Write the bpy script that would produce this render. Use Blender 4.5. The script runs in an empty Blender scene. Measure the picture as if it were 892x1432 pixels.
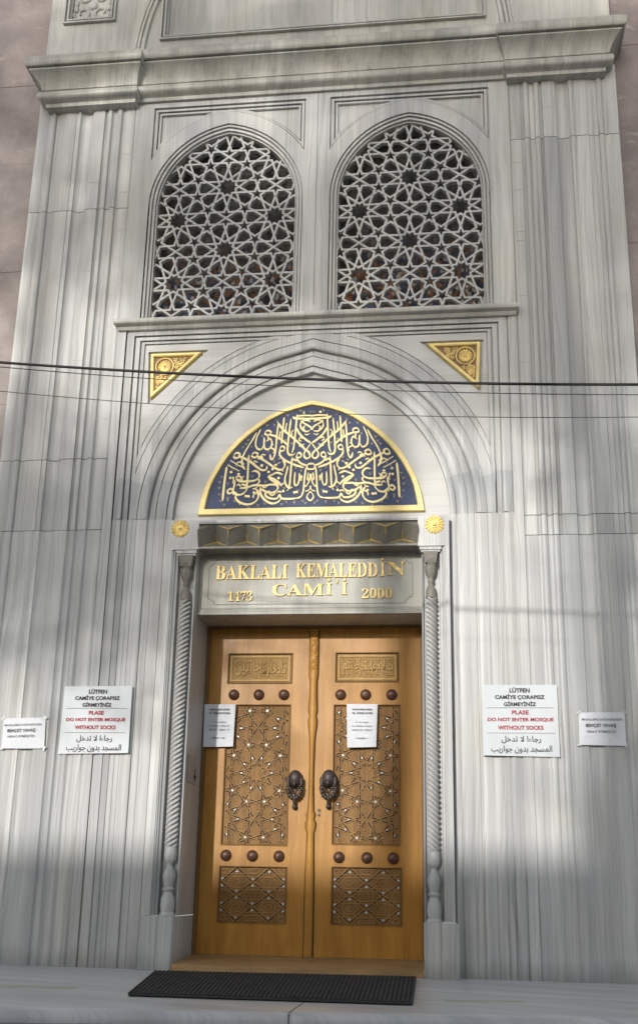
import bpy, bmesh, math, random
from math import sin, cos, pi, radians, sqrt, acos, atan2
from mathutils import Vector, Matrix
from mathutils.geometry import tessellate_polygon

random.seed(7)
SC = bpy.context.scene
COL = SC.collection

# ------------------------------------------------------------------ camera, light, exposure
cd = bpy.data.cameras.new('camera')
cam = bpy.data.objects.new('camera', cd)
COL.objects.link(cam)
_R = Vector((0.99218282, 0.12323897, 0.01963196))
_U = Vector((0.01989832, -0.31153808, 0.95002531))
_F = Vector((-0.12319624, 0.94220814, 0.31155498))
M = Matrix.Identity(4)
for i in range(3):
    M[i][0] = _R[i]; M[i][1] = _U[i]; M[i][2] = -_F[i]
M[0][3], M[1][3], M[2][3] = 1.1116, -7.9120, 0.5381
cam.matrix_world = M
cd.sensor_fit = 'VERTICAL'
cd.sensor_height = 36.0
cd.sensor_width = 36.0
cd.lens = 36.0 * 1600 / 1432
cd.clip_end = 500
SC.camera = cam

SUN_EL, SUN_AZ = radians(13.5), radians(14)      # sun stands low behind the camera, a little to the left
w = bpy.data.worlds.new('World'); SC.world = w; w.use_nodes = True
nt = w.node_tree; nt.nodes.clear()
out = nt.nodes.new('ShaderNodeOutputWorld'); bg = nt.nodes.new('ShaderNodeBackground')
sky = nt.nodes.new('ShaderNodeTexSky'); sky.sky_type = 'NISHITA'; sky.sun_disc = False
sky.sun_elevation = SUN_EL; sky.sun_rotation = pi + SUN_AZ
sky.air_density = 1.0; sky.dust_density = 1.2; sky.ozone_density = 1.0
bg.inputs['Strength'].default_value = 0.15
hs = nt.nodes.new('ShaderNodeHueSaturation'); hs.inputs['Saturation'].default_value = 0.45      # hazy, nearly white sky
nt.links.new(sky.outputs[0], hs.inputs['Color']); nt.links.new(hs.outputs[0], bg.inputs[0]); nt.links.new(bg.outputs[0], out.inputs[0])
sd = bpy.data.lights.new('sun', 'SUN'); sd.energy = 2.0; sd.angle = radians(1.1); sd.color = (1.0, 0.965, 0.91)
sun = bpy.data.objects.new('sun', sd); COL.objects.link(sun)
to_sun = Vector((-sin(SUN_AZ) * cos(SUN_EL), -cos(SUN_AZ) * cos(SUN_EL), sin(SUN_EL)))
sun.rotation_euler = to_sun.to_track_quat('Z', 'Y').to_euler()
sun.location = (-3, -20, 12)
SC.view_settings.view_transform = 'Standard'
SC.view_settings.look = 'None'
SC.view_settings.exposure = 0.52
SC.view_settings.gamma = 1.0

# ------------------------------------------------------------------ materials
class NT:
    def __init__(s, name):
        m = bpy.data.materials.new(name); m.use_nodes = True
        s.m = m; s.t = m.node_tree; s.p = s.t.nodes['Principled BSDF']
    def n(s, typ, **kw):
        nd = s.t.nodes.new(typ)
        for k, v in kw.items():
            if k in ('operation', 'data_type', 'blend_type', 'attribute_name', 'interpolation', 'feature', 'distance', 'noise_dimensions', 'wave_type', 'bands_direction', 'clamp'):
                setattr(nd, k, v)
            else:
                nd.inputs[k].default_value = v
        return nd
    def l(s, a, b): s.t.links.new(a, b)
    def math(s, op, a, b=None, c=None, clamp=False):
        nd = s.t.nodes.new('ShaderNodeMath'); nd.operation = op; nd.use_clamp = clamp
        for i, v in enumerate((a, b, c)):
            if v is None: continue
            if isinstance(v, (int, float)): nd.inputs[i].default_value = v
            else: s.l(v, nd.inputs[i])
        return nd.outputs[0]
    def mix(s, f, a, b, mode='MIX'):
        nd = s.t.nodes.new('ShaderNodeMix'); nd.data_type = 'RGBA'; nd.blend_type = mode
        for k, v in ((0, f), (6, a), (7, b)):
            if isinstance(v, (int, float)): nd.inputs[k].default_value = v
            elif isinstance(v, tuple): nd.inputs[k].default_value = (*v, 1) if len(v) == 3 else v
            else: s.l(v, nd.inputs[k])
        return nd.outputs[2]
    def ramp(s, f, lo, hi):
        nd = s.t.nodes.new('ShaderNodeMapRange'); nd.interpolation_type = 'SMOOTHSTEP'
        nd.inputs[1].default_value = lo; nd.inputs[2].default_value = hi
        s.l(f, nd.inputs[0]); return nd.outputs[0]
    def obj(s):
        return s.t.nodes.new('ShaderNodeTexCoord').outputs['Object']
    def sep(s, v):
        nd = s.t.nodes.new('ShaderNodeSeparateXYZ'); s.l(v, nd.inputs[0]); return nd.outputs
    def comb(s, x, y, z):
        nd = s.t.nodes.new('ShaderNodeCombineXYZ')
        for i, v in enumerate((x, y, z)):
            if isinstance(v, (int, float)): nd.inputs[i].default_value = v
            else: s.l(v, nd.inputs[i])
        return nd.outputs[0]
    def noise(s, v, scale=1.0, detail=4, rough=0.55):
        nd = s.t.nodes.new('ShaderNodeTexNoise')
        nd.inputs['Scale'].default_value = scale; nd.inputs['Detail'].default_value = detail
        nd.inputs['Roughness'].default_value = rough
        s.l(v, nd.inputs['Vector']); return nd.outputs['Fac']
    def bump(s, h, strength=0.2, dist=0.01):
        nd = s.t.nodes.new('ShaderNodeBump'); nd.inputs['Strength'].default_value = strength
        nd.inputs['Distance'].default_value = dist; s.l(h, nd.inputs['Height'])
        s.l(nd.outputs[0], s.p.inputs['Normal'])

def simple(name, col, rough=0.6, metal=0.0, var=0.12, vscale=12.0, spec=0.5, bump=0.0):
    k = NT(name); P = k.obj()
    f = k.noise(P, vscale, 5, 0.6)
    a = tuple(c * (1 - var) for c in col); b = tuple(min(1, c * (1 + var)) for c in col)
    k.l(k.mix(k.ramp(f, 0.3, 0.7), a, b), k.p.inputs['Base Color'])
    k.p.inputs['Metallic'].default_value = metal
    k.l(k.math('ADD', k.math('MULTIPLY', f, 0.2), rough - 0.1), k.p.inputs['Roughness'])
    k.p.inputs['Specular IOR Level'].default_value = spec
    if bump: k.bump(f, bump, 0.01)
    return k.m

def marble(name, axis='V', light=(0.60, 0.598, 0.582), grey=(0.345, 0.35, 0.355), line=(0.22, 0.22, 0.215),
           lines=0.6, bands=0.95, grime=0.0, fx=5.2, rough=0.42, basegrime=False, dirtcol=(0.16, 0.155, 0.14)):
    k = NT(name); P = k.obj(); x, y, z = k.sep(P)
    at = k.n('ShaderNodeAttribute', attribute_name='slab'); sl = k.math('MULTIPLY', at.outputs['Fac'], 13.7)
    tone = k.n('ShaderNodeAttribute', attribute_name='tone').outputs['Fac']
    if axis == 'H': x, z = z, x
    if axis == 'F': y, z, x = x, z, y                              # floor: bands run along x
    if axis == 'F': x, z = x, y
    wv = k.comb(k.math('ADD', k.math('MULTIPLY', x, 0.9), sl), k.math('MULTIPLY', y, 0.9), k.math('MULTIPLY', z, 0.45))
    wr = k.math('MULTIPLY', k.math('SUBTRACT', k.noise(wv, 1.3, 3), 0.5), 0.17)
    wv2 = k.comb(k.math('ADD', k.math('MULTIPLY', x, 5.0), sl), k.math('MULTIPLY', y, 5.0), k.math('MULTIPLY', z, 1.9))
    wr = k.math('ADD', wr, k.math('MULTIPLY', k.math('SUBTRACT', k.noise(wv2, 1.0, 4, 0.6), 0.5), 0.030))
    u = k.math('ADD', k.math('ADD', x, wr), k.math('ADD', k.math('MULTIPLY', y, 0.35), sl))
    v1 = k.comb(k.math('MULTIPLY', u, fx), k.math('MULTIPLY', y, 0.6), k.math('MULTIPLY', z, 0.22))
    n1 = k.noise(v1, 1.0, 6, 0.62)
    v2 = k.comb(k.math('MULTIPLY', u, fx * 4.6), 3.3, k.math('MULTIPLY', z, 0.40))
    n2 = k.noise(v2, 1.0, 4, 0.6)
    v3 = k.comb(k.math('MULTIPLY', u, fx * 0.33), 7.7, k.math('MULTIPLY', z, 0.25))
    n3 = k.noise(v3, 1.0, 3, 0.5)
    band = k.math('MULTIPLY', k.ramp(n1, 0.33, 0.70), bands * 0.9)
    v4 = k.comb(k.math('MULTIPLY', u, fx * 17), 1.3, k.math('MULTIPLY', z, 0.7))
    n4 = k.noise(v4, 1.0, 4, 0.65)
    c = k.mix(band, light, grey)
    c = k.mix(k.math('MULTIPLY', k.ramp(n3, 0.42, 0.66), 0.6), c, tuple(a * 1.08 for a in grey))
    c = k.mix(k.math('MULTIPLY', k.math('SUBTRACT', 1.0, k.ramp(n2, 0.30, 0.42)), lines * 0.72), c, line)
    c = k.mix(k.math('MULTIPLY', k.math('SUBTRACT', 1.0, k.ramp(n4, 0.38, 0.52)), lines * 0.75), c, tuple(a * 0.9 for a in grey))
    c = k.mix(k.math('MULTIPLY', k.ramp(n2, 0.60, 0.74), 0.4), c, tuple(min(1, a * 1.12) for a in light))
    warm = k.noise(P, 1.7, 3)
    c = k.mix(k.math('MULTIPLY', k.ramp(warm, 0.45, 0.7), 0.5), c, k.mix(1.0, c, (1.03, 1.0, 0.90), 'MULTIPLY'))
    if grime:
        gx, gy, gz = k.sep(P)
        gv = k.comb(k.math('MULTIPLY', gx, 9), k.math('MULTIPLY', gy, 9), k.math('MULTIPLY', gz, 1.6))
        g = k.math('MULTIPLY', k.ramp(k.noise(gv, 1.0, 6, 0.65), 0.42, 0.72), grime)
        c = k.mix(g, c, dirtcol)
    if basegrime:
        gx, gy, gz = k.sep(P)
        gv = k.comb(k.math('MULTIPLY', gx, 9), gy, k.math('MULTIPLY', gz, 2.0))
        edge = k.math('MULTIPLY', k.noise(gv, 1.0, 5, 0.7), 0.22)
        g = k.math('SUBTRACT', 1.0, k.ramp(k.math('SUBTRACT', gz, k.math('SUBTRACT', edge, 0.12)), 0.0, 0.16))
        c = k.mix(k.math('MULTIPLY', g, 0.5), c, (0.15, 0.145, 0.13))
    c = k.mix(tone, c, k.mix(1.0, c, (0.82, 0.835, 0.86), 'MULTIPLY'))
    k.l(c, k.p.inputs['Base Color'])
    k.l(k.math('ADD', k.math('MULTIPLY', n1, 0.25), rough - 0.12), k.p.inputs['Roughness'])
    k.bump(k.math('ADD', n2, k.noise(P, 60, 4)), 0.10, 0.004)
    k.p.inputs['Specular IOR Level'].default_value = 0.4
    return k.m

MAT = {}
MAT['marble'] = marble('marble_vertical_veins', 'V', basegrime=True)
MAT['marble_h'] = marble('marble_level_veins', 'H', lines=0.35, bands=0.75, fx=3.2, light=(0.62, 0.61, 0.58), grey=(0.42, 0.42, 0.42))
MAT['marble_plain'] = marble('marble_weathered', 'V', lines=0.45, bands=0.7, fx=5.0, light=(0.58, 0.57, 0.53), grey=(0.37, 0.365, 0.35), grime=0.28)
MAT['marble_cornice'] = marble('marble_cornice', 'V', lines=0.5, bands=0.8, fx=6.0, light=(0.53, 0.52, 0.475), grey=(0.33, 0.325, 0.305), grime=0.5)
MAT['marble_carved'] = marble('marble_carved', 'V', lines=0.2, bands=0.5, fx=9.0, grime=0.25)
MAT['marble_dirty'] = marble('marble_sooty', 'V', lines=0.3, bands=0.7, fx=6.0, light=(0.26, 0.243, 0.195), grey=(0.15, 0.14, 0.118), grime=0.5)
MAT['marble_lattice'] = marble('marble_lattice', 'V', lines=0.15, bands=0.5, fx=5.0, light=(0.52, 0.52, 0.505), grey=(0.36, 0.365, 0.37), grime=0.3)
MAT['marble_slab'] = marble('marble_inscription_slab', 'V', lines=0.3, bands=0.6, fx=4.0, light=(0.47, 0.46, 0.40), grey=(0.31, 0.305, 0.28), grime=0.38)
MAT['marble_floor'] = marble('marble_floor', 'F', lines=0.35, bands=1.0, fx=5.0, light=(0.66, 0.665, 0.665), grey=(0.44, 0.45, 0.465), rough=0.34)
MAT['marble_groove'] = marble('marble_groove_grime_shade', 'V', lines=0.4, bands=0.9, fx=4.0, light=(0.50, 0.495, 0.475), grey=(0.32, 0.32, 0.315), grime=0.35)  # grime, plus crease shade painted into the steep moulding faces
MAT['joint'] = simple('joint_dirt', (0.17, 0.17, 0.16), 0.9)

def granite():
    k = NT('pink_granite'); P = k.obj()
    n1 = k.noise(P, 2.2, 8, 0.7); n2 = k.noise(P, 22, 6, 0.7)
    x, y, z = k.sep(P)
    v = k.comb(k.math('ADD', k.math('MULTIPLY', x, 1.2), k.math('MULTIPLY', z, 0.9)), y, k.math('MULTIPLY', z, 2.4))
    n3 = k.noise(v, 2.6, 7, 0.72)
    c = k.mix(k.ramp(n1, 0.34, 0.66), (0.185, 0.150, 0.142), (0.30, 0.245, 0.228))
    c = k.mix(k.math('MULTIPLY', k.ramp(n2, 0.42, 0.7), 0.55), c, (0.22, 0.19, 0.185))
    c = k.mix(k.math('MULTIPLY', k.ramp(n3, 0.60, 0.70), 0.55), c, (0.45, 0.38, 0.35))
    c = k.mix(k.math('MULTIPLY', k.math('SUBTRACT', 1.0, k.ramp(n3, 0.30, 0.42)), 0.5), c, (0.19, 0.165, 0.165))
    k.l(c, k.p.inputs['Base Color']); k.p.inputs['Roughness'].default_value = 0.38
    k.bump(n2, 0.05, 0.004)
    return k.m
MAT['granite'] = granite()

def wood(name, a, b, dark, rough=0.38, ax='Z'):
    k = NT(name); P = k.obj(); x, y, z = k.sep(P)
    if ax == 'X': x, z = z, x
    wr = k.math('MULTIPLY', k.noise(k.comb(x, y, k.math('MULTIPLY', z, 0.5)), 2.0, 3), 0.5)
    n1 = k.noise(k.comb(k.math('ADD', k.math('MULTIPLY', x, 14), k.math('MULTIPLY', wr, 6)), k.math('MULTIPLY', y, 14), k.math('MULTIPLY', z, 0.9)), 1.0, 6, 0.6)
    n2 = k.noise(k.comb(k.math('MULTIPLY', x, 130), k.math('MULTIPLY', y, 130), k.math('MULTIPLY', z, 4)), 1.0, 4, 0.6)
    n3 = k.noise(P, 2.3, 4)
    c = k.mix(k.ramp(n1, 0.32, 0.68), a, b)
    c = k.mix(k.math('MULTIPLY', k.math('SUBTRACT', 1.0, k.ramp(n2, 0.34, 0.52)), 0.32), c, dark)
    c = k.mix(k.math('MULTIPLY', k.ramp(n3, 0.48, 0.72), 0.5), c, tuple(v * 0.72 for v in a))
    n5 = k.noise(k.comb(k.math('MULTIPLY', x, 26), y, k.math('MULTIPLY', z, 9)), 1.0, 6, 0.7)      # scuffs and handling marks
    c = k.mix(k.math('MULTIPLY', k.ramp(n5, 0.62, 0.70), 0.4), c, dark)
    k.l(c, k.p.inputs['Base Color'])
    k.l(k.math('ADD', k.math('MULTIPLY', n3, 0.25), rough - 0.12), k.p.inputs['Roughness'])
    k.bump(n2, 0.12, 0.003)
    k.p.inputs['Specular IOR Level'].default_value = 0.3
    return k.m
MAT['oak'] = wood('varnished_oak', (0.41, 0.190, 0.028), (0.53, 0.262, 0.050), (0.21, 0.085, 0.015))
MAT['oak_h'] = wood('varnished_oak_sill', (0.33, 0.20, 0.085), (0.44, 0.28, 0.13), (0.20, 0.12, 0.05), ax='X')
MAT['oak_carved'] = wood('carved_walnut_ground', (0.23, 0.120, 0.036), (0.32, 0.172, 0.055), (0.05, 0.025, 0.01), rough=0.6)
MAT['oak_strap'] = wood('carved_walnut_strap', (0.35, 0.190, 0.062), (0.44, 0.250, 0.090), (0.11, 0.055, 0.02), rough=0.5)
MAT['oak_leafwork'] = wood('carved_walnut_leaves', (0.32, 0.172, 0.052), (0.42, 0.236, 0.078), (0.09, 0.045, 0.016), rough=0.5)
MAT['oak_black'] = simple('groove_wood_gap_shade', (0.022, 0.012, 0.006), 0.8)
MAT['oak_midpale'] = wood('carved_pale_ground', (0.33, 0.19, 0.055), (0.40, 0.24, 0.075), (0.18, 0.09, 0.03), rough=0.55)
MAT['oak_pale'] = wood('carved_pale_oak', (0.50, 0.30, 0.085), (0.58, 0.37, 0.13), (0.30, 0.17, 0.06), rough=0.5)
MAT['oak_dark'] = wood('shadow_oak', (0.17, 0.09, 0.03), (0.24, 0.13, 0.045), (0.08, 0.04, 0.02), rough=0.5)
MAT['iron'] = simple('dark_bronze', (0.075, 0.058, 0.052), 0.5, 0.4, 0.3, 30, bump=0.15)
MAT['stud'] = simple('brown_bronze', (0.16, 0.092, 0.066), 0.42, 0.55, 0.25, 40, bump=0.1)
MAT['gold'] = simple('gilding', (0.85, 0.63, 0.23), 0.42, 0.15, 0.22, 25, bump=0.15)
MAT['gold_pale'] = simple('gilded_letters', (0.88, 0.73, 0.38), 0.45, 0.2, 0.10, 30)
MAT['gold_rim'] = simple('gilded_rim', (0.86, 0.68, 0.27), 0.45, 0.08, 0.10, 9)
MAT['gold_dull'] = simple('tarnished_gilding', (0.78, 0.56, 0.21), 0.45, 0.15, 0.32, 30, bump=0.2)
MAT['gold_frieze'] = simple('worn_gilding', (0.62, 0.44, 0.15), 0.5, 0.3, 0.3, 25)
MAT['gold_ground'] = simple('brown_gilt_ground', (0.26, 0.16, 0.09), 0.6, 0.2, 0.35, 60)
MAT['navy'] = simple('navy_enamel', (0.052, 0.070, 0.140), 0.5, 0.0, 0.18, 8, spec=0.25)
MAT['pearl'] = simple('mother_of_pearl', (0.66, 0.63, 0.56), 0.25, 0.0, 0.15, 60)
MAT['paper'] = simple('white_paper', (0.70, 0.71, 0.74), 0.7, 0, 0.05, 14, bump=0.35)
MAT['clear_tape'] = simple('clear_tape', (0.60, 0.61, 0.60), 0.25, 0, 0.06, 20)
MAT['board'] = simple('white_board', (0.60, 0.63, 0.645), 0.5, 0, 0.04, 6)
MAT['ink'] = simple('black_ink', (0.03, 0.03, 0.035), 0.7, 0, 0.05)
MAT['ink_soft'] = simple('grey_ink', (0.20, 0.20, 0.22), 0.8, 0, 0.1)
MAT['ink_red'] = simple('red_ink', (0.42, 0.035, 0.06), 0.7, 0, 0.05)
MAT['line_grey'] = simple('grey_rule', (0.35, 0.37, 0.38), 0.7, 0, 0.05)
MAT['rubber'] = simple('black_rubber', (0.026, 0.027, 0.027), 0.75, 0, 0.3, 30, bump=0.2)
MAT['rubber_worn'] = simple('dusty_rubber', (0.046, 0.047, 0.046), 0.85, 0, 0.45, 9)
MAT['cable'] = simple('black_cable', (0.012, 0.012, 0.013), 0.6, 0, 0.2)
MAT['cable_grey'] = simple('grey_cable', (0.05, 0.05, 0.055), 0.6, 0, 0.2)
MAT['greyplate'] = simple('grey_plate', (0.34, 0.33, 0.33), 0.5, 0, 0.08)
MAT['tape'] = simple('worn_tape', (0.44, 0.50, 0.41), 0.7, 0, 0.15, 30)
MAT['asphalt'] = simple('asphalt', (0.05, 0.05, 0.052), 0.9, 0, 0.3, 40)
MAT['bounce_paving'] = simple('pale_bounce_pavers', (0.34, 0.335, 0.32), 0.9, 0, 0.25, 6)
MAT['plaster'] = simple('plaster', (0.40, 0.37, 0.32), 0.9, 0, 0.12, 3)
MAT['darkglass'] = simple('house_glass', (0.02, 0.025, 0.03), 0.1, 0, 0.1)
MAT['bark'] = simple('bark', (0.09, 0.07, 0.05), 0.9, 0, 0.3, 14, bump=0.4)
MAT['leaf'] = simple('leaf', (0.06, 0.10, 0.03), 0.6, 0, 0.35, 2)

def painted_view():  # what shows through the panes is painted into their colour as random cells
    k = NT('glass_with_painted_view'); P = k.obj(); x, y, z = k.sep(P)
    v = k.comb(k.math('MULTIPLY', x, 7.5), 1.0, k.math('MULTIPLY', z, 5.5))
    vo = k.n('ShaderNodeTexVoronoi'); k.l(v, vo.inputs['Vector'])
    r, g, b = k.sep(vo.outputs['Color'])
    low = k.math('SUBTRACT', 1.0, k.ramp(z, 4.95, 5.75))
    c = k.mix(r, (0.035, 0.036, 0.034), (0.075, 0.072, 0.064))
    f1 = k.math('MULTIPLY', k.math('GREATER_THAN', g, 0.66), low)
    c = k.mix(k.math('MULTIPLY', f1, 0.9), c, (0.30, 0.12, 0.05))
    f2 = k.math('MULTIPLY', k.math('GREATER_THAN', b, 0.76), low)
    c = k.mix(f2, c, (0.05, 0.075, 0.16))
    f3 = k.math('MULTIPLY', k.math('LESS_THAN', b, 0.13), k.math('MULTIPLY', low, k.math('GREATER_THAN', r, 0.35)))
    c = k.mix(f3, c, (0.50, 0.50, 0.47))
    k.l(c, k.p.inputs['Base Color'])
    k.p.inputs['Roughness'].default_value = 0.3; k.p.inputs['Specular IOR Level'].default_value = 0.2
    k.bump(k.noise(P, 30, 3), 0.2, 0.005)
    return k.m
MAT['glass'] = painted_view()

# ------------------------------------------------------------------ mesh builder
class MB:
    """collects faces; build() links them as one mesh object"""
    def __init__(s): s.v = []; s.f = []; s.mi = []; s.sl = []; s.tn = []
    def face(s, idx, mi=0, sl=0.0, tn=0.0):
        s.f.append(tuple(idx)); s.mi.append(mi); s.sl.append(sl); s.tn.append(tn)
    def add(s, pts): 
        b = len(s.v); s.v.extend(tuple(p) for p in pts); return list(range(b, b + len(pts)))
    def box(s, x0, x1, y0, y1, z0, z1, mi=0, sl=0.0, tn=0.0):
        i = s.add([(x0, y0, z0), (x1, y0, z0), (x1, y1, z0), (x0, y1, z0), (x0, y0, z1), (x1, y0, z1), (x1, y1, z1), (x0, y1, z1)])
        for q in ((0, 1, 5, 4), (1, 2, 6, 5), (2, 3, 7, 6), (3, 0, 4, 7), (4, 5, 6, 7), (3, 2, 1, 0)):
            s.face([i[k] for k in q], mi, sl, tn)
    def bar(s, a, b, wd, y0, y1, mi=0, ch=0.25):
        """chamfered bar in the facade plane from a=(x,z) to b; front y0, back y1"""
        d = Vector((b[0] - a[0], b[1] - a[1]))
        if d.length < 1e-6: return
        d.normalize(); n = Vector((-d.y, d.x)); h = wd / 2; c = h * (1 - ch); dy = (y1 - y0) * ch * 0.8
        rows = []
        for p in (a, b):
            P = Vector(p)
            rows.append(s.add([((P + n * o).x, yy, (P + n * o).y) for o, yy in ((-h, y1), (-h, y0 + dy), (-c, y0), (c, y0), (h, y0 + dy), (h, y1))]))
        for k in range(5): s.face((rows[0][k], rows[0][k + 1], rows[1][k + 1], rows[1][k]), mi)
        s.face(rows[0], mi); s.face(rows[1][::-1], mi)
    def tube(s, pts, r, n=8, mi=0, cap=True):
        rings = []; pts = [Vector(p) for p in pts]
        for i, p in enumerate(pts):
            t = (pts[min(i + 1, len(pts) - 1)] - pts[max(i - 1, 0)]).normalized()
            up = Vector((0, 0, 1)) if abs(t.z) < 0.9 else Vector((0, 1, 0))
            a = t.cross(up).normalized(); b = a.cross(t)
            rr = r[i] if isinstance(r, (list, tuple)) else r
            rings.append(s.add([p + (a * cos(2 * pi * k / n) + b * sin(2 * pi * k / n)) * rr for k in range(n)]))
        for i in range(len(rings) - 1):
            for k in range(n): s.face((rings[i][k], rings[i][(k + 1) % n], rings[i + 1][(k + 1) % n], rings[i + 1][k]), mi)
        if cap: s.face(rings[0][::-1], mi); s.face(rings[-1], mi)
    def lathe(s, prof, cx, cy, n=20, mi=0, rfun=None, cap=True):
        """prof: list of (r, z) about a vertical axis"""
        rings = []
        for r, z in prof:
            rings.append(s.add([(cx + cos(2 * pi * k / n) * (r if not rfun else r * rfun(2 * pi * k / n, z)),
                                 cy + sin(2 * pi * k / n) * (r if not rfun else r * rfun(2 * pi * k / n, z)), z) for k in range(n)]))
        for i in range(len(rings) - 1):
            for k in range(n): s.face((rings[i][k], rings[i][(k + 1) % n], rings[i + 1][(k + 1) % n], rings[i + 1][k]), mi)
        if cap: s.face(rings[0][::-1], mi); s.face(rings[-1], mi)
    def dome(s, cx, y0, cz, prof, n=20, mi=0):
        """prof: list of (r, y offset) about an axis that points at the viewer (-y)"""
        rings = [s.add([(cx + cos(2 * pi * k / n) * r, y0 - h, cz + sin(2 * pi * k / n) * r) for k in range(n)]) for r, h in prof]
        for i in range(len(rings) - 1):
            for k in range(n): s.face((rings[i][k], rings[i][(k + 1) % n], rings[i + 1][(k + 1) % n], rings[i + 1][k]), mi)
        s.face(rings[-1], mi)
    def ball(s, c, r, n=10, mi=0, sq=(1, 1, 1)):
        rings = []
        m = max(4, n // 2)
        for i in range(m + 1):
            t = -pi / 2 + pi * i / m
            rr = max(cos(t), 0.02)
            rings.append(s.add([(c[0] + r * sq[0] * rr * cos(2 * pi * k / n), c[1] + r * sq[1] * rr * sin(2 * pi * k / n), c[2] + r * sq[2] * sin(t)) for k in range(n)]))
        for i in range(m):
            for k in range(n): s.face((rings[i][k], rings[i][(k + 1) % n], rings[i + 1][(k + 1) % n], rings[i + 1][k]), mi)
    def plate(s, outer, holes, yf, yb, mi=0, sides=True, back=False, tn=0.0, sl=0.0):
        """flat plate in the facade plane with holes: outer / holes are lists of (x, z)"""
        polys = [outer] + list(holes)
        tri = tessellate_polygon([[Vector((p[0], p[1], 0)) for p in q] for q in polys])
        flat = [p for q in polys for p in q]
        i = s.add([(p[0], yf, p[1]) for p in flat])
        for t in tri: s.face([i[k] for k in t], mi, sl, tn)
        if back:
            j = s.add([(p[0], yb, p[1]) for p in flat])
            for t in tri: s.face([j[k] for k in t][::-1], mi, sl, tn)
        if sides:
            for q in polys:
                a = s.add([(p[0], yf, p[1]) for p in q]); b = s.add([(p[0], yb, p[1]) for p in q]); n = len(q)
                for k in range(n): s.face((a[k], a[(k + 1) % n], b[(k + 1) % n], b[k]), mi, sl, tn)
    def loft(s, paths, closed=False, mi=0, tonef=None, sl=0.0, steep=None):
        """paths: list of point lists of equal length; bridges each to the next"""
        ids = [s.add(p) for p in paths]; n = len(paths[0])
        for a, b, pa in zip(ids, ids[1:], paths):
            for k in range(n if closed else n - 1):
                k2 = (k + 1) % n
                t = tonef(pa[k], pa[k2]) if tonef else 0.0
                mm = mi
                if steep is not None:
                    p0, p1, p2, p3 = (Vector(s.v[q]) for q in (a[k], a[k2], b[k2], b[k]))
                    nn = (p2 - p0).cross(p3 - p1)
                    if nn.length > 1e-12 and abs(nn.normalized().y) < 0.5: mm = steep
                s.face((a[k], a[k2], b[k2], b[k]), mm, sl, t)
    def merge(s, o, mi):
        b = len(s.v); s.v.extend(o.v)
        for f in o.f: s.face([k + b for k in f], mi)
    def build(s, name, mats, parent=None, smooth=35, loc=None):
        me = bpy.data.meshes.new(name)
        L = Vector(loc) if loc else Vector((0, 0, 0))
        me.from_pydata([tuple(Vector(p) - L) for p in s.v], [], s.f)
        if not isinstance(mats, (list, tuple)): mats = [mats]
        for m in mats: me.materials.append(MAT[m] if isinstance(m, str) else m)
        me.polygons.foreach_set('material_index', s.mi)
        a = me.attributes.new('slab', 'FLOAT', 'FACE'); a.data.foreach_set('value', s.sl)
        a = me.attributes.new('tone', 'FLOAT', 'FACE'); a.data.foreach_set('value', s.tn)
        bm = bmesh.new(); bm.from_mesh(me)
        bmesh.ops.remove_doubles(bm, verts=bm.verts, dist=1e-5)
        bmesh.ops.recalc_face_normals(bm, faces=bm.faces)
        for f in bm.faces: f.smooth = True
        lim = radians(smooth)
        for e in bm.edges:
            e.smooth = len(e.link_faces) == 2 and e.calc_face_angle(9) < lim
        bm.to_mesh(me); bm.free()
        o = bpy.data.objects.new(name, me); COL.objects.link(o)
        o.location = L
        if parent: o.parent = parent
        return o

def empty(name, label, cat, group=None, loc=(0, 0, 0)):
    o = bpy.data.objects.new(name, None); COL.objects.link(o); o.location = loc
    o['label'] = label; o['category'] = cat
    if group: o['group'] = group
    return o
def tag(o, label, cat, group=None):
    o['label'] = label; o['category'] = cat
    if group: o['group'] = group
    return o

# ------------------------------------------------------------------ text
def text_mesh(body, bold=0.0, extrude=0.02):
    c = bpy.data.curves.new('t', 'FONT'); c.body = body; c.offset = bold; c.extrude = extrude
    c.resolution_u = 4
    o = bpy.data.objects.new('t', c); COL.objects.link(o)
    dg = bpy.context.evaluated_depsgraph_get(); dg.update()
    me = bpy.data.meshes.new_from_object(o.evaluated_get(dg))
    vs = [tuple(v.co) for v in me.vertices]; fs = [tuple(p.vertices) for p in me.polygons]
    bpy.data.objects.remove(o); bpy.data.curves.remove(c); bpy.data.meshes.remove(me)
    return vs, fs
def put_text(mb, body, x0, x1, z0, z1, O=(0, 0, 0), R=(1, 0, 0), U=(0, 0, 1), th=0.002, bold=0.0, mi=0, keep=False, slant=0.0):
    """fit the text into the box x0..x1, z0..z1 of the plane O, R, U; th = relief towards R x U"""
    vs, fs = text_mesh(body, bold)
    xa, xb = min(v[0] for v in vs), max(v[0] for v in vs); ya, yb = min(v[1] for v in vs), max(v[1] for v in vs)
    kx = (x1 - x0) / (xb - xa); ky = (z1 - z0) / (yb - ya)
    if keep: kx = ky = min(kx, ky)
    O = Vector(O); R = Vector(R); U = Vector(U); N = R.cross(U)
    cx = (x0 + x1) / 2; cm = (xa + xb) / 2
    pts = []
    for v in vs:
        a = cx + (v[0] - cm) * kx; b = z0 + (v[1] - ya) * ky
        pts.append(O + R * (a + slant * (b - z0)) + U * b + N * (th if v[2] > 0 else 0))
    i = mb.add(pts)
    for f in fs: mb.face([i[k] for k in f], mi)
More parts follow.
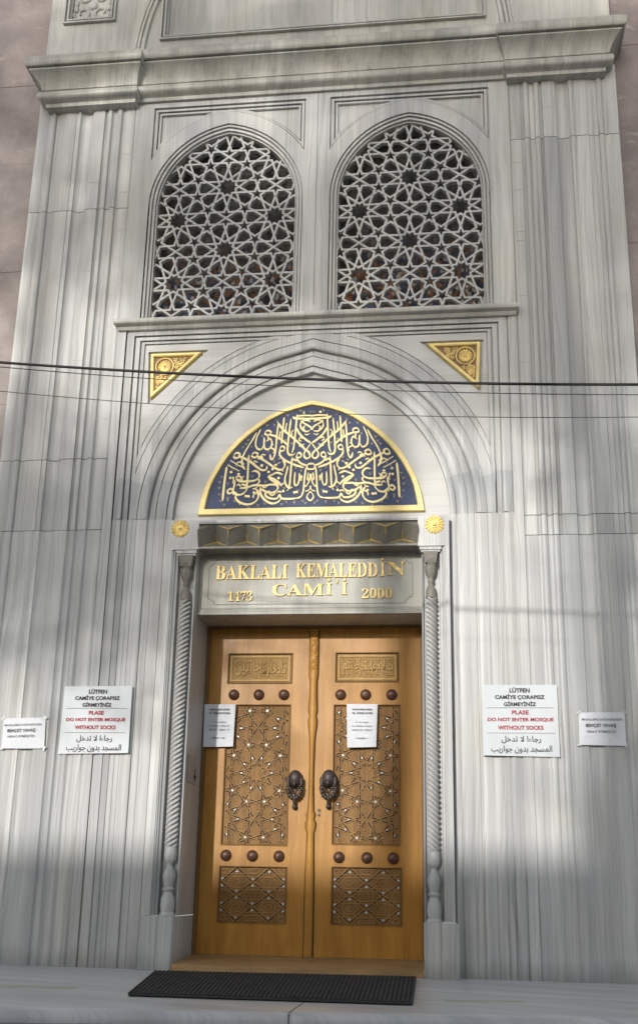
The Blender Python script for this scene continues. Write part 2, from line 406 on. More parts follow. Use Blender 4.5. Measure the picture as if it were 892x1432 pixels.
AR = dict(zip('ا ب ة ت ث ج ح خ د ذ ر ز س ش ص ض ط ظ ع غ ف ق ك ل م ن ه و ي'.split(),
     (0xFE8D, 0xFE8F, 0xFE93, 0xFE95, 0xFE99, 0xFE9D, 0xFEA1, 0xFEA5, 0xFEA9, 0xFEAB, 0xFEAD, 0xFEAF, 0xFEB1, 0xFEB5, 0xFEB9, 0xFEBD,
      0xFEC1, 0xFEC5, 0xFEC9, 0xFECD, 0xFED1, 0xFED5, 0xFED9, 0xFEDD, 0xFEE1, 0xFEE5, 0xFEE9, 0xFEED, 0xFEF1)))
RJ = set('ادذرزوةء ')
def shape_ar(s):
    out = []; prev = False; i = 0
    while i < len(s):
        ch = s[i]
        if ch == 'ل' and i + 1 < len(s) and s[i + 1] == 'ا':
            out.append(chr(0xFEFC if prev else 0xFEFB)); prev = False; i += 2; continue
        if ch not in AR: out.append('\ufe80' if ch == 'ء' else ch); prev = False; i += 1; continue
        nxt = i + 1 < len(s) and (s[i + 1] in AR); b = AR[ch]
        if ch in RJ: out.append(chr(b + (1 if prev else 0))); prev = False
        else: out.append(chr(b + (3 if prev and nxt else 1 if prev else 2 if nxt else 0))); prev = nxt
        i += 1
    return ''.join(reversed(out))
def serif(s):
    return ''.join(chr(0x1D400 + ord(c) - 65) if 'A' <= c <= 'Z' else chr(0x1D7CE + int(c)) if c.isdigit() else c for c in s)

# ------------------------------------------------------------------ arch path
def arch(cx, r, c, zs, zb, y, n=22, zsplit=(), clampx=None):
    """pointed two-centred arch outline, left foot to right foot; centres at cx -+ c, radius r"""
    half = r - c; L = []
    for z in [zb] + [q for q in zsplit if q < zs]: L.append((cx - half, z))
    a1 = acos(min(1, -(-c) / r))                 # angle at the apex for the left arc, whose centre is cx + c
    for k in range(n + 1):
        a = pi - (pi - (pi - a1)) * k / n
        L.append((cx + c + r * cos(a), zs + r * sin(a)))
    R_ = [(2 * cx - p[0], p[1]) for p in reversed(L[:-1])]
    P = L + R_
    if clampx: P = [(max(-clampx, min(clampx, p[0])), p[1]) for p in P]
    return [(p[0], y, p[1]) for p in P]
def xz(path): return [(p[0], p[2]) for p in path]

# ================================================================== GROUND AND LANDING
def struct(o): o['kind'] = 'structure'; return o
g = MB(); ZS = -1.08       # the unseen street, made pale to bounce light up the facade
g.face(g.add([(-150, -150, ZS), (150, -150, ZS), (150, 40, ZS), (-150, 40, ZS)]))
struct(g.build('street', 'bounce_paving'))
# landing: top sheet, rounded front edge and steps that run down to the street; its front edge is not quite square to the wall
def front(x): return -2.40 + 0.20 * x - 0.022 * x * x if abs(x) < 2.6 else (-2.40 + 0.20 * (2.6 if x > 0 else -2.6) - 0.022 * 6.76)
g = MB()
xs = [-12] + [-2.6 + 0.2 * k for k in range(27)] + [12]
prof = [(0, 0.012), (-0.02, 0.010), (-0.035, 0.004), (-0.046, -0.010), (-0.05, -0.026), (-0.046, -0.042), (-0.03, -0.05), (0.012, -0.052), (0.014, -0.17),
        (-0.30, -0.172), (-0.335, -0.176), (-0.35, -0.196), (-0.335, -0.215), (-0.30, -0.22), (-0.298, -0.34), (-0.62, -0.342), (-0.65, -0.36), (-0.62, -0.39),
        (-0.60, -0.52), (-0.93, -0.522), (-0.92, -0.70), (-1.24, -0.702), (-1.23, -0.88), (-1.55, -0.882), (-1.55, ZS)]
rows = [[(x, 0.8, 0.0) for x in xs], [(x, 0.04, 0.0) for x in xs], [(x, front(x) + 0.12, 0.0) for x in xs]]
rows += [[(x, front(x) + d, zz - 0.012) for x in xs] for d, zz in prof]
g.loft(rows)
# joints across the landing
struct(g.build('landing', 'marble_floor'))
g = MB()
for xj in (0.30, -2.35):
    g.box(xj - 0.003, xj + 0.003, front(xj) - 0.049, 0.0, 0.0005, 0.0015)
    g.box(xj - 0.003, xj + 0.003, front(xj) - 0.0525, front(xj) - 0.03, -0.052, -0.006)
struct(g.build('floor_joint', 'joint'))

# ================================================================== THE PORTAL
portal = empty('mosque_portal', 'grey striped marble mosque portal with twin lattice windows above carved wooden double doors', 'mosque')

W1, W2 = -0.749, 0.749
WZB, WZS, WC = 4.80, 5.845, 0.12
def warch(cx, half, y, n=22, zb=WZB): return arch(cx, half + WC, WC, WZS, zb, y, n)
AC, AZ = 0.126, 3.13
def parch(r, y, n=26, zb=0.0, clampx=None): return arch(0.0, r, AC, AZ, zb, y, n, zsplit=(3.128,), clampx=clampx)

# ---- wall around the windows (above the sill) with sunk spandrels
WALLX = 1.556
m = MB()
# spandrel panels: L-shaped sunk areas between the rectangle and the arch curve
def spandrel(cx, inset):
    """sunk area between the rectangle and the arch curve: one polygon while the strip over the apex lasts, then two"""
    z1 = 6.792 - inset; r = 0.880 + inset * 0.7; cc = 0.12; xo = 0.648 - inset
    aa = acos((xo + cc) / r); apex = WZS + sqrt(r * r - cc * cc)
    joined = apex < z1 - 0.006
    ae = acos(cc / r) if joined else math.asin(min(1, (z1 - 0.004 - WZS) / r))
    arcp = [(r * cos(aa + (ae - aa) * k / 16) - cc, WZS + r * sin(aa + (ae - aa) * k / 16)) for k in range(17)]
    if joined:
        right = [(cx + x, z) for x, z in arcp]; left = [(cx - x, z) for x, z in arcp[:-1]]
        return [[(cx + xo, z1), (cx - xo, z1)] + left + right[::-1]]
    return [[(cx + s * x, z) for x, z in arcp] + [(cx + s * arcp[-1][0], z1), (cx + s * xo, z1)] for s in (-1, 1)]
up = [(-WALLX, 4.70), (WALLX, 4.70), (WALLX, 7.30), (-WALLX, 7.30)]
wh = [xz(warch(c, 0.640, 0)) for c in (W1, W2)]
# the moulded border: alternating fillets and narrow grooves
holes0 = [p for cx in (W1, W2) for p in spandrel(cx, 0.0)]
m.plate(up, holes0 + wh, 0.0, 0.03)
m.plate(up, [p for cx in (W1, W2) for p in spandrel(cx, 0.012)] + wh, 0.026, 0.05)
for cx in (W1, W2):
    for i0, i1, yy in ((0.014, 0.034, 0.010), (0.046, 0.062, 0.020)):
        A_, B_ = spandrel(cx, i0), spandrel(cx, i1)
        if len(A_) == 1 and len(B_) == 1: m.plate(A_[0], B_, yy, 0.055)
        elif len(A_) == 2: 
            for a_, b_ in zip(A_, B_): m.plate(a_, [b_], yy, 0.055)
        else: m.plate(A_[0], B_, yy, 0.055)
m.plate(up, [p for cx in (W1, W2) for p in spandrel(cx, 0.036)] + wh, 0.0345, 0.06)
m.plate(up, [xz(warch(cx, 0.622, 0)) for cx in (W1, W2)], 0.045, 0.34)
# strip either side of the frame below the sill (field of the wall)
for s in (-1, 1):
    m.box(min(s * 1.49, s * WALLX), max(s * 1.49, s * WALLX), 0.0, 0.30, 0.0, 4.70, sl=0.3 * s)
m.box(-0.0025, 0.0025, -0.0008, 0.01, 4.86, 6.9, mi=1)
m.build('wall', ['marble', 'joint'], portal, smooth=20)

# ---- rectangular frame under the sill, with the panel and the rings of the big arch
m = MB()
def frame_path(o, y):
    x = 1.49 - o; z = 4.705 - o * 0.80
    yl = 0.012 + (y - 0.012) * 0.35                     # worked in lower relief below the springing
    return [(-x, yl, 0.0), (-x, yl, 3.125), (-x, y, 3.13), (-x, y, 3.45), (-x, y, z), (x, y, z), (x, y, 3.45), (x, y, 3.13), (x, yl, 3.125), (x, yl, 0.0)]
def dark_block(p, q):
    zc = (p[2] + q[2]) / 2
    return 1.0 if 3.13 <= zc <= 3.46 and abs(p[0]) > 0.9 else 0.0
fp = [(0.0, 0.0), (0.0, 0.022), (0.010, 0.022), (0.010, 0.010), (0.03, 0.004), (0.045, -0.004), (0.058, -0.010), (0.072, -0.008), (0.074, 0.024), (0.082, 0.024),
      (0.084, 0.006), (0.118, 0.006), (0.120, 0.032), (0.129, 0.032), (0.131, 0.016), (0.155, 0.012), (0.156, 0.030), (0.164, 0.030), (0.165, 0.022)]
m.loft([frame_path(o, y) for o, y in fp], tonef=dark_block, steep=1)
m.build('panel_moulding', ['marble', 'marble_groove'], portal, smooth=50)

PX, PZ = 1.325, 4.573
# gilded corner panels sit in triangular recesses
TRI = [(-1.282, 4.497), (-0.870, 4.497), (-1.262, 4.112)]
def tri_off(o):
    # outline grown by o
    c = Vector((sum(p[0] for p in TRI) / 3, sum(p[1] for p in TRI) / 3))
    P = [Vector(p) for p in TRI]; L = []
    for k in range(3):
        a, b, d = P[k - 1], P[k], P[(k + 1) % 3]
        n1 = Vector(((b - a).y, -(b - a).x)).normalized(); n2 = Vector(((d - b).y, -(d - b).x)).normalized()
        if n1.dot(b - c) < 0: n1 = -n1
        if n2.dot(b - c) < 0: n2 = -n2
        bis = (n1 + n2).normalized()
        L.append(b + bis * (o / max(0.3, bis.dot(n1))))
    return [(q.x, q.y) for q in L]
rec = tri_off(0.02)
m = MB()
ring0 = [(max(-PX, min(PX, p[0])), p[1]) for p in xz(parch(1.552, 0, zb=3.2))]
ring0 = [p for p in ring0 if abs(p[0]) < PX - 1e-6]
zt = ring0[0][1]
outerp = [(-PX, zt - 0.08)] + ring0 + [(PX, zt - 0.08), (PX, PZ), (-PX, PZ)]
recR = [(-p[0], p[1]) for p in rec]
m.plate(outerp, [rec, recR], 0.022, 0.06)
m.plate([(p[0], p[1]) for p in rec], [], 0.055, 0.06, sides=False); m.plate(recR, [], 0.055, 0.06, sides=False)
m.box(-0.002, 0.002, 0.0195, 0.03, 4.46, 4.57, mi=1)
m.build('spandrel', ['marble_h', 'joint'], portal)

m = MB()
rp = [(1.552, 0.022), (1.551, 0.034), (1.544, 0.034), (1.543, 0.016), (1.510, 0.016), (1.509, 0.026), (1.504, 0.026), (1.503, 0.012),
      (1.428, 0.010), (1.427, 0.022), (1.421, 0.022), (1.420, 0.009), (1.400, 0.004), (1.375, 0.000), (1.352, 0.004), (1.344, 0.012), (1.342, 0.048), (1.332, 0.048), (1.329, 0.034),
      (1.305, 0.031), (1.290, 0.030), (1.289, 0.040), (1.283, 0.040), (1.282, 0.028), (1.262, 0.025), (1.240, 0.026), (1.225, 0.030), (1.210, 0.034), (1.209, 0.052), (1.201, 0.052), (1.200, 0.038), (1.176, 0.034), (1.160, 0.038), (1.158, 0.095), (1.147, 0.095)]
paths = []
for i, (r, y) in enumerate(rp):
    P_ = arch(0.0, r, AC, AZ, 0.0, y, 30, zsplit=(3.128,), clampx=PX + 0.0012 * (len(rp) - i) * (1 if r - AC > PX else 0))
    P_ = [(p[0], p[1], p[2] + 0.024 * max(0, 1 - abs(p[0]) / 0.20) ** 2) for p in P_]      # slight ogee at the apex
    # the jambs below the springing are worked in much lower relief
    paths.append([(p[0], 0.020 + (p[1] - 0.020) * 0.38, p[2]) if p[2] < 3.129 else p for p in P_])
def ring_tone(p, q):
    zc = (p[2] + q[2]) / 2
    return 1.0 if 3.13 <= zc <= 3.44 and abs(p[0]) > 0.9 else 0.0
m.loft(paths, tonef=ring_tone, steep=1)
m.build('arch_moulding', ['marble', 'marble_groove'], portal, smooth=50)

m = MB()
ty = [(x, z + 0.024 * max(0, 1 - abs(x) / 0.20) ** 2) for x, z in xz(parch(1.1586, 0, zb=3.0))]
m.plate(ty, [], 0.084, 0.3, sides=False)
m.build('tympanum', 'marble_h', portal)

# ---- pilasters with their vertical mouldings, cut by joints
PR0 = [(2.415, 0.12), (2.415, 0.0), (2.338, 0.0), (2.330, 0.010), (2.318, 0.022), (2.306, 0.020), (2.300, 0.006), (2.292, -0.012), (2.280, -0.020), (2.266, -0.016), (2.258, 0.0), (2.254, 0.022),
      (2.236, 0.026), (2.222, 0.024), (2.218, 0.010), (2.196, 0.008), (2.182, 0.012), (2.178, -0.004), (2.082, -0.004), (2.078, 0.008), (2.068, 0.008), (2.062, -0.010), (2.050, -0.016), (2.040, -0.010),
      (2.036, 0.010), (2.024, 0.036), (2.004, 0.052), (1.980, 0.056), (1.956, 0.050), (1.938, 0.034), (1.930, 0.012), (1.926, -0.008), (1.912, -0.010), (1.908, -0.016), (1.826, -0.016),
      (1.820, 0.012), (1.808, 0.024), (1.802, 0.010), (1.796, -0.016), (1.780, -0.028), (1.764, -0.018), (1.758, 0.010), (1.742, 0.026), (1.722, 0.020), (1.716, -0.006), (1.706, -0.024), (1.692, -0.028),
      (1.678, -0.018), (1.672, 0.008), (1.662, 0.022), (1.650, 0.012), (1.646, 0.004), (1.580, 0.006), (1.566, 0.012), (1.560, 0.026), (1.556, 0.03)]
def pilaster(s, joints, jl):
    m = MB()
    zz = [0.0] + joints + [6.93]
    for i, (a, b) in enumerate(zip(zz, zz[1:])):
        a2 = a + (0.0025 if i else 0); b2 = b - (0.0025 if b < 6.9 else 0)
        PR = [(x, y if x > 2.41 else y * (0.55 if a > 2.9 else 0.30)) for x, y in PR0]
        sl = i * 0.37 + (0.5 if s > 0 else 0)
        # one run of the profile per stone; outer band and inner band differ a little in tone
        m.loft([[(s * x, y, a2) for x, y in PR], [(s * x, y, b2) for x, y in PR]], sl=sl, steep=2)
        if b < 6.9:
            m.loft([[(s * x, y, b2) for x, y in PR], [(s * x, y + 0.006, b2 + 0.0002) for x, y in PR], [(s * x, y + 0.006, b2 + 0.0048) for x, y in PR], [(s * x, y, b2 + 0.005) for x, y in PR]], mi=1)
    for z in jl:
        m.box(min(s * 1.575, s * 1.644), max(s * 1.575, s * 1.644), 0.0015, 0.02, z, z + 0.006, mi=2)
    for z in jl[::2]:
        m.box(min(s * 1.83, s * 1.905), max(s * 1.83, s * 1.905), -0.0105, 0.01, z + 0.1, z + 0.105, mi=2)
    return m.build('pilaster', ['marble', 'joint', 'marble_groove'], portal, smooth=42)
pilaster(-1, [3.05, 3.62, 5.83], [3.48, 3.95, 4.35, 4.72, 5.15, 5.62, 5.98, 6.35])
pilaster(1, [2.95, 3.10, 6.27], [4.30, 4.86, 5.34, 5.42, 5.80, 6.05, 6.45])

# ---- granite cladding either side, in large slabs with open joints
for s in (-1, 1):
    m = MB()
    zz = [0.0, 1.35, 2.75, 4.15, 5.35, 6.40, 7.21, 8.6, 10.0]
    for i, (a, b) in enumerate(zip(zz, zz[1:])):
        xs_ = [2.405, 3.3 + 0.3 * (i % 2), 5.0, 7.0, 9.5, 12]
        for x0, x1 in zip(xs_, xs_[1:]):
            lo, hi = min(s * x0, s * x1), max(s * x0, s * x1)
            m.box(lo + (0.0015 if s > 0 and x0 > 2.5 else 0), hi - 0.0015, 0.12 + 0.002 * ((i + int(x0)) % 2), 0.3, a + 0.0015, b - 0.0015)
    m.box(min(s * 2.42, s * 12), max(s * 2.42, s * 12), 0.126, 0.28, 0.0, 10.0, mi=1)
    m.build('granite_cladding', ['granite', 'joint'], portal)

# ---- cornice: straight run and the two breaks over the pilasters
CP = [(0.0, 6.80), (0.028, 6.80), (0.030, 6.832), (0.040, 6.838), (0.055, 6.845), (0.078, 6.852), (0.092, 6.872), (0.094, 6.896), (0.084, 6.920), (0.056, 6.930), (0.050, 6.946), (0.062, 6.950),
      (0.070, 6.975), (0.084, 7.010), (0.105, 7.045), (0.132, 7.075), (0.160, 7.092), (0.160, 7.104), (0.140, 7.106), (0.140, 7.116), (0.180, 7.118), (0.194, 7.134), (0.198, 7.160), (0.196, 7.184), (0.186, 7.202), (0.172, 7.212), (0.168, 7.225), (0.0, 7.235)]
m = MB()
def cor(y0, dz, k=1.0):
    return [(o * k, z + dz) for o, z in CP]
m.loft([[(-1.60, -o, z + 0.042) for o, z in CP], [(-0.9, -o, z + 0.042) for o, z in CP], [(1.60, -o, z + 0.042) for o, z in CP]])
m.build('cornice', 'marble_cornice', portal, smooth=42)
for s in (-1, 1):
    m = MB()
    xi, xo, yb = 1.560, 2.300, -0.055
    ps = []
    for o, z in CP:
        oi = o * 0.45; of = yb - o
        z2 = z + 0.004
        ps.append([(s * (xi - oi), 0.05, z2), (s * (xi - oi), of, z2), (s * (xo + o), of, z2), (s * (xo + o), 0.16, z2)])
    m.loft(ps)
    # undersides
    z0 = CP[0][1] + 0.004
    m.face(m.add([(s * xi, 0.05, z0), (s * xi, yb, z0), (s * xo, yb, z0), (s * xo, 0.16, z0)]))
    m.build('cornice_break', 'marble_cornice', portal, smooth=42)

# ---- upper wall above the cornice
m = MB()
pan = lambda o: [(-1.385 + o, 7.455 + o * 0.9), (1.395 - o, 7.455 + o * 0.9), (1.395 - o, 8.40), (-1.385 + o, 8.40)]
sq = lambda s, o: [(s * 2.035 - 0.235 + o, 7.70 + o), (s * 2.035 + 0.235 - o, 7.70 + o), (s * 2.035 + 0.235 - o, 8.16 - o), (s * 2.035 - 0.235 + o, 8.16 - o)]
upw = [(-2.40, 7.2), (2.40, 7.2), (2.40, 10.0), (-2.40, 10.0)]
m.plate(upw, [pan(0), sq(-1, 0), sq(1, 0)], -0.030, 0.14)
def closed(pts, y): return [(p[0], y, p[1]) for p in pts]
for fn in (pan, lambda o: sq(-1, o), lambda o: sq(1, o)):
    m.loft([closed(fn(o), y) for o, y in ((0, -0.03), (0.001, -0.062), (0.014, -0.064), (0.015, -0.034), (0.030, -0.032), (0.031, -0.056), (0.044, -0.056), (0.045, -0.020), (0.058, -0.012), (0.06, 0.012))], closed=True, steep=1)
m.loft([closed(pan(0.06), 0.012), closed(pan(0.23), 0.10)], closed=True)
m.face(m.add(closed(pan(0.23), 0.10)))
for s in (-1, 1): m.face(m.add(closed(sq(s, 0.06), 0.012)))
# foot of the great upper arch
for s in (-1, 1):
    ps = []
    for o, y in ((0.0, -0.031), (0.012, -0.045), (0.028, -0.045), (0.034, -0.030), (0.046, -0.055), (0.062, -0.055), (0.068, -0.034), (0.085, -0.060), (0.108, -0.058), (0.115, -0.031)):
        R0 = 2.3 - o
        ps.append([(s * (-0.70 + 2.3 - o + 0.03 - (R0 - R0 * cos(a)) - 0.0) , y, 7.22 + R0 * sin(a) * 1.0) for a in [k * 0.05 for k in range(13)]])
    m.loft(ps)
m.build('upper_wall', ['marble_plain', 'marble_groove'], portal, smooth=40)
# carved scroll in the square panels
for s in (-1, 1):
    m = MB(); cx, cz = s * 2.035, 7.93
    for q in range(4):
        sx, sz = (1, 1, -1, -1)[q], (1, -1, 1, -1)[q]
        pts = []
        for k in range(26):
            t = k / 25; a = t * 4.4 * pi / 2; r = 0.085 * (1 - 0.75 * t)
            pts.append((cx + sx * (0.085 + r * cos(a)), 0.008, cz + sz * (0.085 + r * sin(a))))
        m.tube(pts, [0.016 * (1 - 0.4 * k / 25) for k in range(26)], 6)
        m.ball((cx + sx * 0.15, 0.006, cz + sz * 0.03), 0.026, 8, sq=(1, 0.6, 1.5)); m.ball((cx + sx * 0.03, 0.006, cz + sz * 0.15), 0.026, 8, sq=(1.5, 0.6, 1))
    m.dome(cx, 0.012, cz, [(0.05, 0.0), (0.045, 0.015), (0.02, 0.024), (0.004, 0.026)], 12)
    m.build('carved_scroll', 'marble_carved', portal, smooth=60)

# ---- window sill and its bed moulding
m = MB()
SP = [(0.0, 4.690), (0.020, 4.692), (0.030, 4.704), (0.034, 4.718), (0.052, 4.722), (0.080, 4.724), (0.088, 4.734), (0.090, 4.748), (0.086, 4.760), (0.070, 4.768), (0.0, 4.782)]
ps = [[(-1.545 - o * 0.35, 0.02, z), (-1.545 - o * 0.35, -o - 0.004, z), (1.545 + o * 0.35, -o - 0.004, z), (1.545 + o * 0.35, 0.02, z)] for o, z in SP]
m.loft(ps)
m.face(m.add([(-1.545, 0.0, 4.690), (1.545, 0.0, 4.690), (1.545, 0.02, 4.690), (-1.545, 0.02, 4.690)]))
m.build('window_sill', 'marble_plain', portal, smooth=42)

# ---- windows: moulded frame, pierced lattice, glass behind, painted with the view through it
def girih(d, cxz, rot, irange, jrange):
    """strap segments of the ten-fold star pattern (decagons, pentagons, barrel hexagons)"""
    segs = []; rho = 0.363 * d; r5 = 0.1625 * d; V = 0.5257 * d
    def P(c, a, r): return (c[0] + r * cos(a), c[1] + r * sin(a))
    D = pi / 180
    L = []
    centers = []
    for i in irange:
        for j in jrange:
            if (i + j) % 2: continue
            c = (i * 0.809017 * d, j * 0.587785 * d); centers.append(c)
            for k in range(10):
                th = (18 + 36 * k) * D
                for s in (-1, 1): L.append((P(c, th, rho), P(c, th + s * 36 * D, rho * 0.382)))
            for a0 in (18, 54, 126, 162):       # pentagons owned by this decagon
                if a0 in (126, 162): continue
                v = P(c, a0 * D, V)
            b = (c[0], c[1] + 0.587785 * d)     # barrel above the decagon
            mx, mz = 0.1545 * d, 0.113 * d
            L += [((b[0] - mx, b[1] - mz), (b[0] + mx, b[1] + mz)), ((b[0] - mx, b[1] + mz), (b[0] + mx, b[1] - mz))]
            for sx in (-1, 1):
                for sz in (-1, 1):
                    L.append(((b[0] + sx * mx, b[1] + sz * mz), (b[0] + sx * 0.036 * d, b[1] + sz * mz)))
                    L.append(((b[0], b[1] + sz * 0.225 * d), (b[0] + sx * 0.036 * d, b[1] + sz * mz)))
    seen = set(); stars = []
    for c in centers:
        for a0 in (18, 54, 126, 162, 198, 234, 306, 342):
            v = P(c, a0 * D, V); key = (round(v[0] / d * 50), round(v[1] / d * 50))
            if any((key[0] + p, key[1] + q) in seen for p in (-1, 0, 1) for q in (-1, 0, 1)): continue
            seen.add(key); stars.append(v)
            base = (a0 + 180) * D
            for k in range(5):
                th = base + 72 * D * k
                for s in (-1, 1): L.append((P(v, th, r5), P(v, th + s * 36 * D, r5 * 0.382)))
    cr, sr = cos(rot), sin(rot)
    T = lambda p: (cxz[0] + p[0] * cr - p[1] * sr, cxz[1] + p[0] * sr + p[1] * cr)
    return [(T(a), T(b)) for a, b in L], [T(c) for c in centers], [T(v) for v in stars]
def clip_seg(a, b, inside, n=24):
    ts = [k / n for k in range(n + 1)]
    ins = [inside((a[0] + (b[0] - a[0]) * t, a[1] + (b[1] - a[1]) * t)) for t in ts]
    if not any(ins): return None
    i0 = ins.index(True); i1 = len(ins) - 1 - ins[::-1].index(True)
    q = lambda t: (a[0] + (b[0] - a[0]) * t, a[1] + (b[1] - a[1]) * t)
    return q(ts[i0]), q(ts[i1])

LD = 0.4985
for cx in (W1, W2):
    m = MB()
    wp = [(0.640, 0.001), (0.640, 0.026), (0.633, 0.026), (0.632, 0.012), (0.614, 0.010), (0.612, 0.034), (0.605, 0.036), (0.604, 0.022), (0.588, 0.026), (0.586, 0.050), (0.580, 0.050), (0.579, 0.042), (0.572, 0.044), (0.572, 0.30)]
    m.loft([warch(cx, h, y, 26) for h, y in wp], steep=1)
    m.box(cx - 0.60, cx + 0.60, 0.064, 0.30, 4.775, 4.832)
    wf = m.build('window', ['marble', 'marble_groove'], portal, smooth=48)
    segs, cen, st = girih(LD, (cx, 5.882 + 0.14), 0.0, range(-3, 4), range(-6, 5))
    hw = 0.595
    def inside(p, cx=cx):
        if p[1] < 4.80: return False
        x = abs(p[0] - cx)
        if p[1] <= WZS: return x < hw
        return (x + WC) ** 2 + (p[1] - WZS) ** 2 < (hw + WC) ** 2
    m = MB(); q = 0
    for a, b in segs:
        c = clip_seg(a, b, inside)
        if not c: continue
        d = Vector((c[1][0] - c[0][0], c[1][1] - c[0][1]))
        if d.length < 0.004: continue
        e = d.normalized() * 0.004
        q += 1
        m.bar((c[0][0] - e.x, c[0][1] - e.y), (c[1][0] + e.x, c[1][1] + e.y), 0.0176, 0.068 + 0.00017 * (q % 23), 0.113 + 0.0003 * (q % 7), ch=0.07)
    m.build('lattice', 'marble_lattice', wf, smooth=20)
    m = MB()
    m.plate([(cx - 0.62, 4.78), (cx + 0.62, 4.78), (cx + 0.62, 6.62), (cx - 0.62, 6.62)], [], 0.235, 0.245, back=True)
    m.build('pane', 'glass', wf)

# ---- door surround: outer band, corner blocks, head; colonnette niches; jambs
SX, SI, ST = 1.022, 0.985, 3.092
m = MB()
for s in (-1, 1):
    X = lambda a: s * a
    pr = [(SX, 0.13), (SX, -0.060), (0.992, -0.060), (0.990, -0.052), (0.984, -0.052), (0.982, -0.040), (0.972, -0.036), (0.968, -0.018), (0.952, -0.014), (0.948, 0.030), (0.836, 0.034), (0.834, 0.010), (0.822, 0.004), (0.820, 0.52)]
    m.loft([[(X(x), y, 0.34) for x, y in pr], [(X(x), y, 2.865) for x, y in pr]], sl=0.2 * s, steep=1)
    # pedestal under the colonnette
    pp = [(1.046, 0.13), (1.046, -0.100), (0.935, -0.100), (0.930, -0.094), (0.838, -0.094), (0.834, -0.10), (0.826, -0.098), (0.820, -0.09), (0.820, 0.52)]
    m.loft([[(X(x), y, 0.0) for x, y in pp], [(X(x), y, 0.335) for x, y in pp]], sl=0.7 * s)
    top = [(X(x), y, 0.335) for x, y in pp[:-1]] + [(X(0.82), 0.13, 0.335)]
    m.face(m.add(top))
    # corner block over the colonnette
    m.box(min(X(SX), X(0.800)), max(X(SX), X(0.800)), -0.0605, 0.125, 2.865, ST, sl=0.9 * s)
    m.box(min(X(0.966), X(0.812)), max(X(0.966), X(0.812)), -0.050, 0.03, 2.842, 2.8645)
    m.box(min(X(0.956), X(0.822)), max(X(0.956), X(0.822)), -0.040, 0.03, 2.826, 2.842)
m.box(-0.80, 0.80, -0.058, 0.125, 3.062, ST - 0.002)
m.box(-0.80, 0.80, -0.064, -0.05, 3.070, 3.080)
# small cap line along the head
m.build('door_surround', ['marble', 'marble'], portal, smooth=48)

# ---- folded frieze above the lintel
m = MB()
nU = 14; xa, xb = -0.800, 0.800; st = (xb - xa) / nU
zt_, zb_ = 3.062, 2.885
def col_(k):
    x = xa + st * k
    if k % 2 == 0: return [(x, -0.030, zt_), (x, -0.110, 3.000), (x, -0.058, zb_)]
    return [(x, -0.030, zt_), (x, 0.060, 2.950), (x, -0.058, zb_)]
ids = [m.add(col_(k)) for k in range(nU + 1)]
for k in range(nU):
    A, B = (ids[k], ids[k + 1]) if k % 2 == 0 else (ids[k + 1], ids[k])
    m.face((A[0], A[1], B[0])); m.face((A[1], B[0], B[1])); m.face((A[1], B[1], A[2])); m.face((A[2], B[1], B[2]))
m.box(xa, xb, -0.062, 0.118, 2.870, zb_)
for k in range(1, nU):
    c = col_(k)
    if k % 2 == 0:
        arms = [(col_(k - 1)[0], c[1]), (c[1], col_(k + 1)[0])]
    else:
        arms = [(col_(k - 1)[2], c[1]), (c[1], col_(k + 1)[2])]
    vb = (c[1], c[2]) if k % 2 == 0 else (c[1], c[0])
    va, vc = Vector(vb[0]), Vector(vb[1])
    m.tube([va + Vector((0, -0.003, 0)), va.lerp(vc, 0.5) + Vector((0, -0.003, 0))], [0.0055, 0.0020], 6, mi=1)
    for a, b in arms:
        a = Vector(a); b = Vector(b)
        if k % 2 == 0: a2, b2 = (b, b.lerp(a, 0.62)) if (b - Vector(c[1])).length < 1e-6 else (a, a.lerp(b, 0.62))
        else: a2, b2 = (b, b.lerp(a, 0.75)) if (b - Vector(c[1])).length < 1e-6 else (a, a.lerp(b, 0.75))
        m.tube([a2 + Vector((0, -0.004, 0)), b2 + Vector((0, -0.004, 0))], [0.0070, 0.0030], 6, mi=1)
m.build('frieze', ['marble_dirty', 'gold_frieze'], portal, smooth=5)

# ---- inscription slab (lintel)
m = MB()
m.box(-0.8195, 0.8195, 0.120, 0.515, 2.410, 2.872)
m.loft([[(-0.8192, 0.12 - o, z), (0.8192, 0.12 - o, z)] for o, z in ((0.0, 2.412), (0.022, 2.414), (0.024, 2.432), (0.018, 2.440), (0.020, 2.452), (0.008, 2.460), (0.0, 2.468))])
def tab(o):
    x, z0, z1, c = 0.70 - o, 2.490 + o, 2.845 - o, 0.05
    pts = []
    for sx, sz in ((-1, 0), (1, 0), (1, 1), (-1, 1)):
        zc = z1 if sz else z0; sg = -1 if sz else 1
        q = [(sx * x, zc + sg * c), (sx * (x - c * 0.4), zc + sg * c * 0.9), (sx * (x - c * 0.9), zc + sg * c * 0.4), (sx * (x - c), zc)]
        if (sx, sz) in ((1, 0), (-1, 1)): q.reverse()
        pts += q
    return pts
tb = lambda o: [(p[0] * 1.08, p[1]) for p in tab(o)]
m.loft([closed(tb(o), y) for o, y in ((0, 0.1205), (0.003, 0.114), (0.007, 0.114), (0.010, 0.1205))], closed=True)
lin = m.build('lintel', 'marble_slab', portal)
m = MB()
O = (0, 0.1195, 0)
def gold_text(body, x0, x1, z0, z1): put_text(m, body, x0, x1, z0, z1, O, th=0.014, bold=0.0)
gold_text(serif('BAKLALI'), -0.697, -0.158, 2.682, 2.788)
gold_text(serif('KEMALEDD'), -0.098, 0.500, 2.688, 2.794)
gold_text(serif('I'), 0.518, 0.556, 2.692, 2.794); gold_text(serif('N'), 0.570, 0.700, 2.694, 2.796)
m.dome(0.537, 0.1195, 2.818, [(0.012, 0), (0.012, 0.01), (0.008, 0.014)], 10)
m.build('gilded_lettering', 'gold_dull', lin); m = MB()
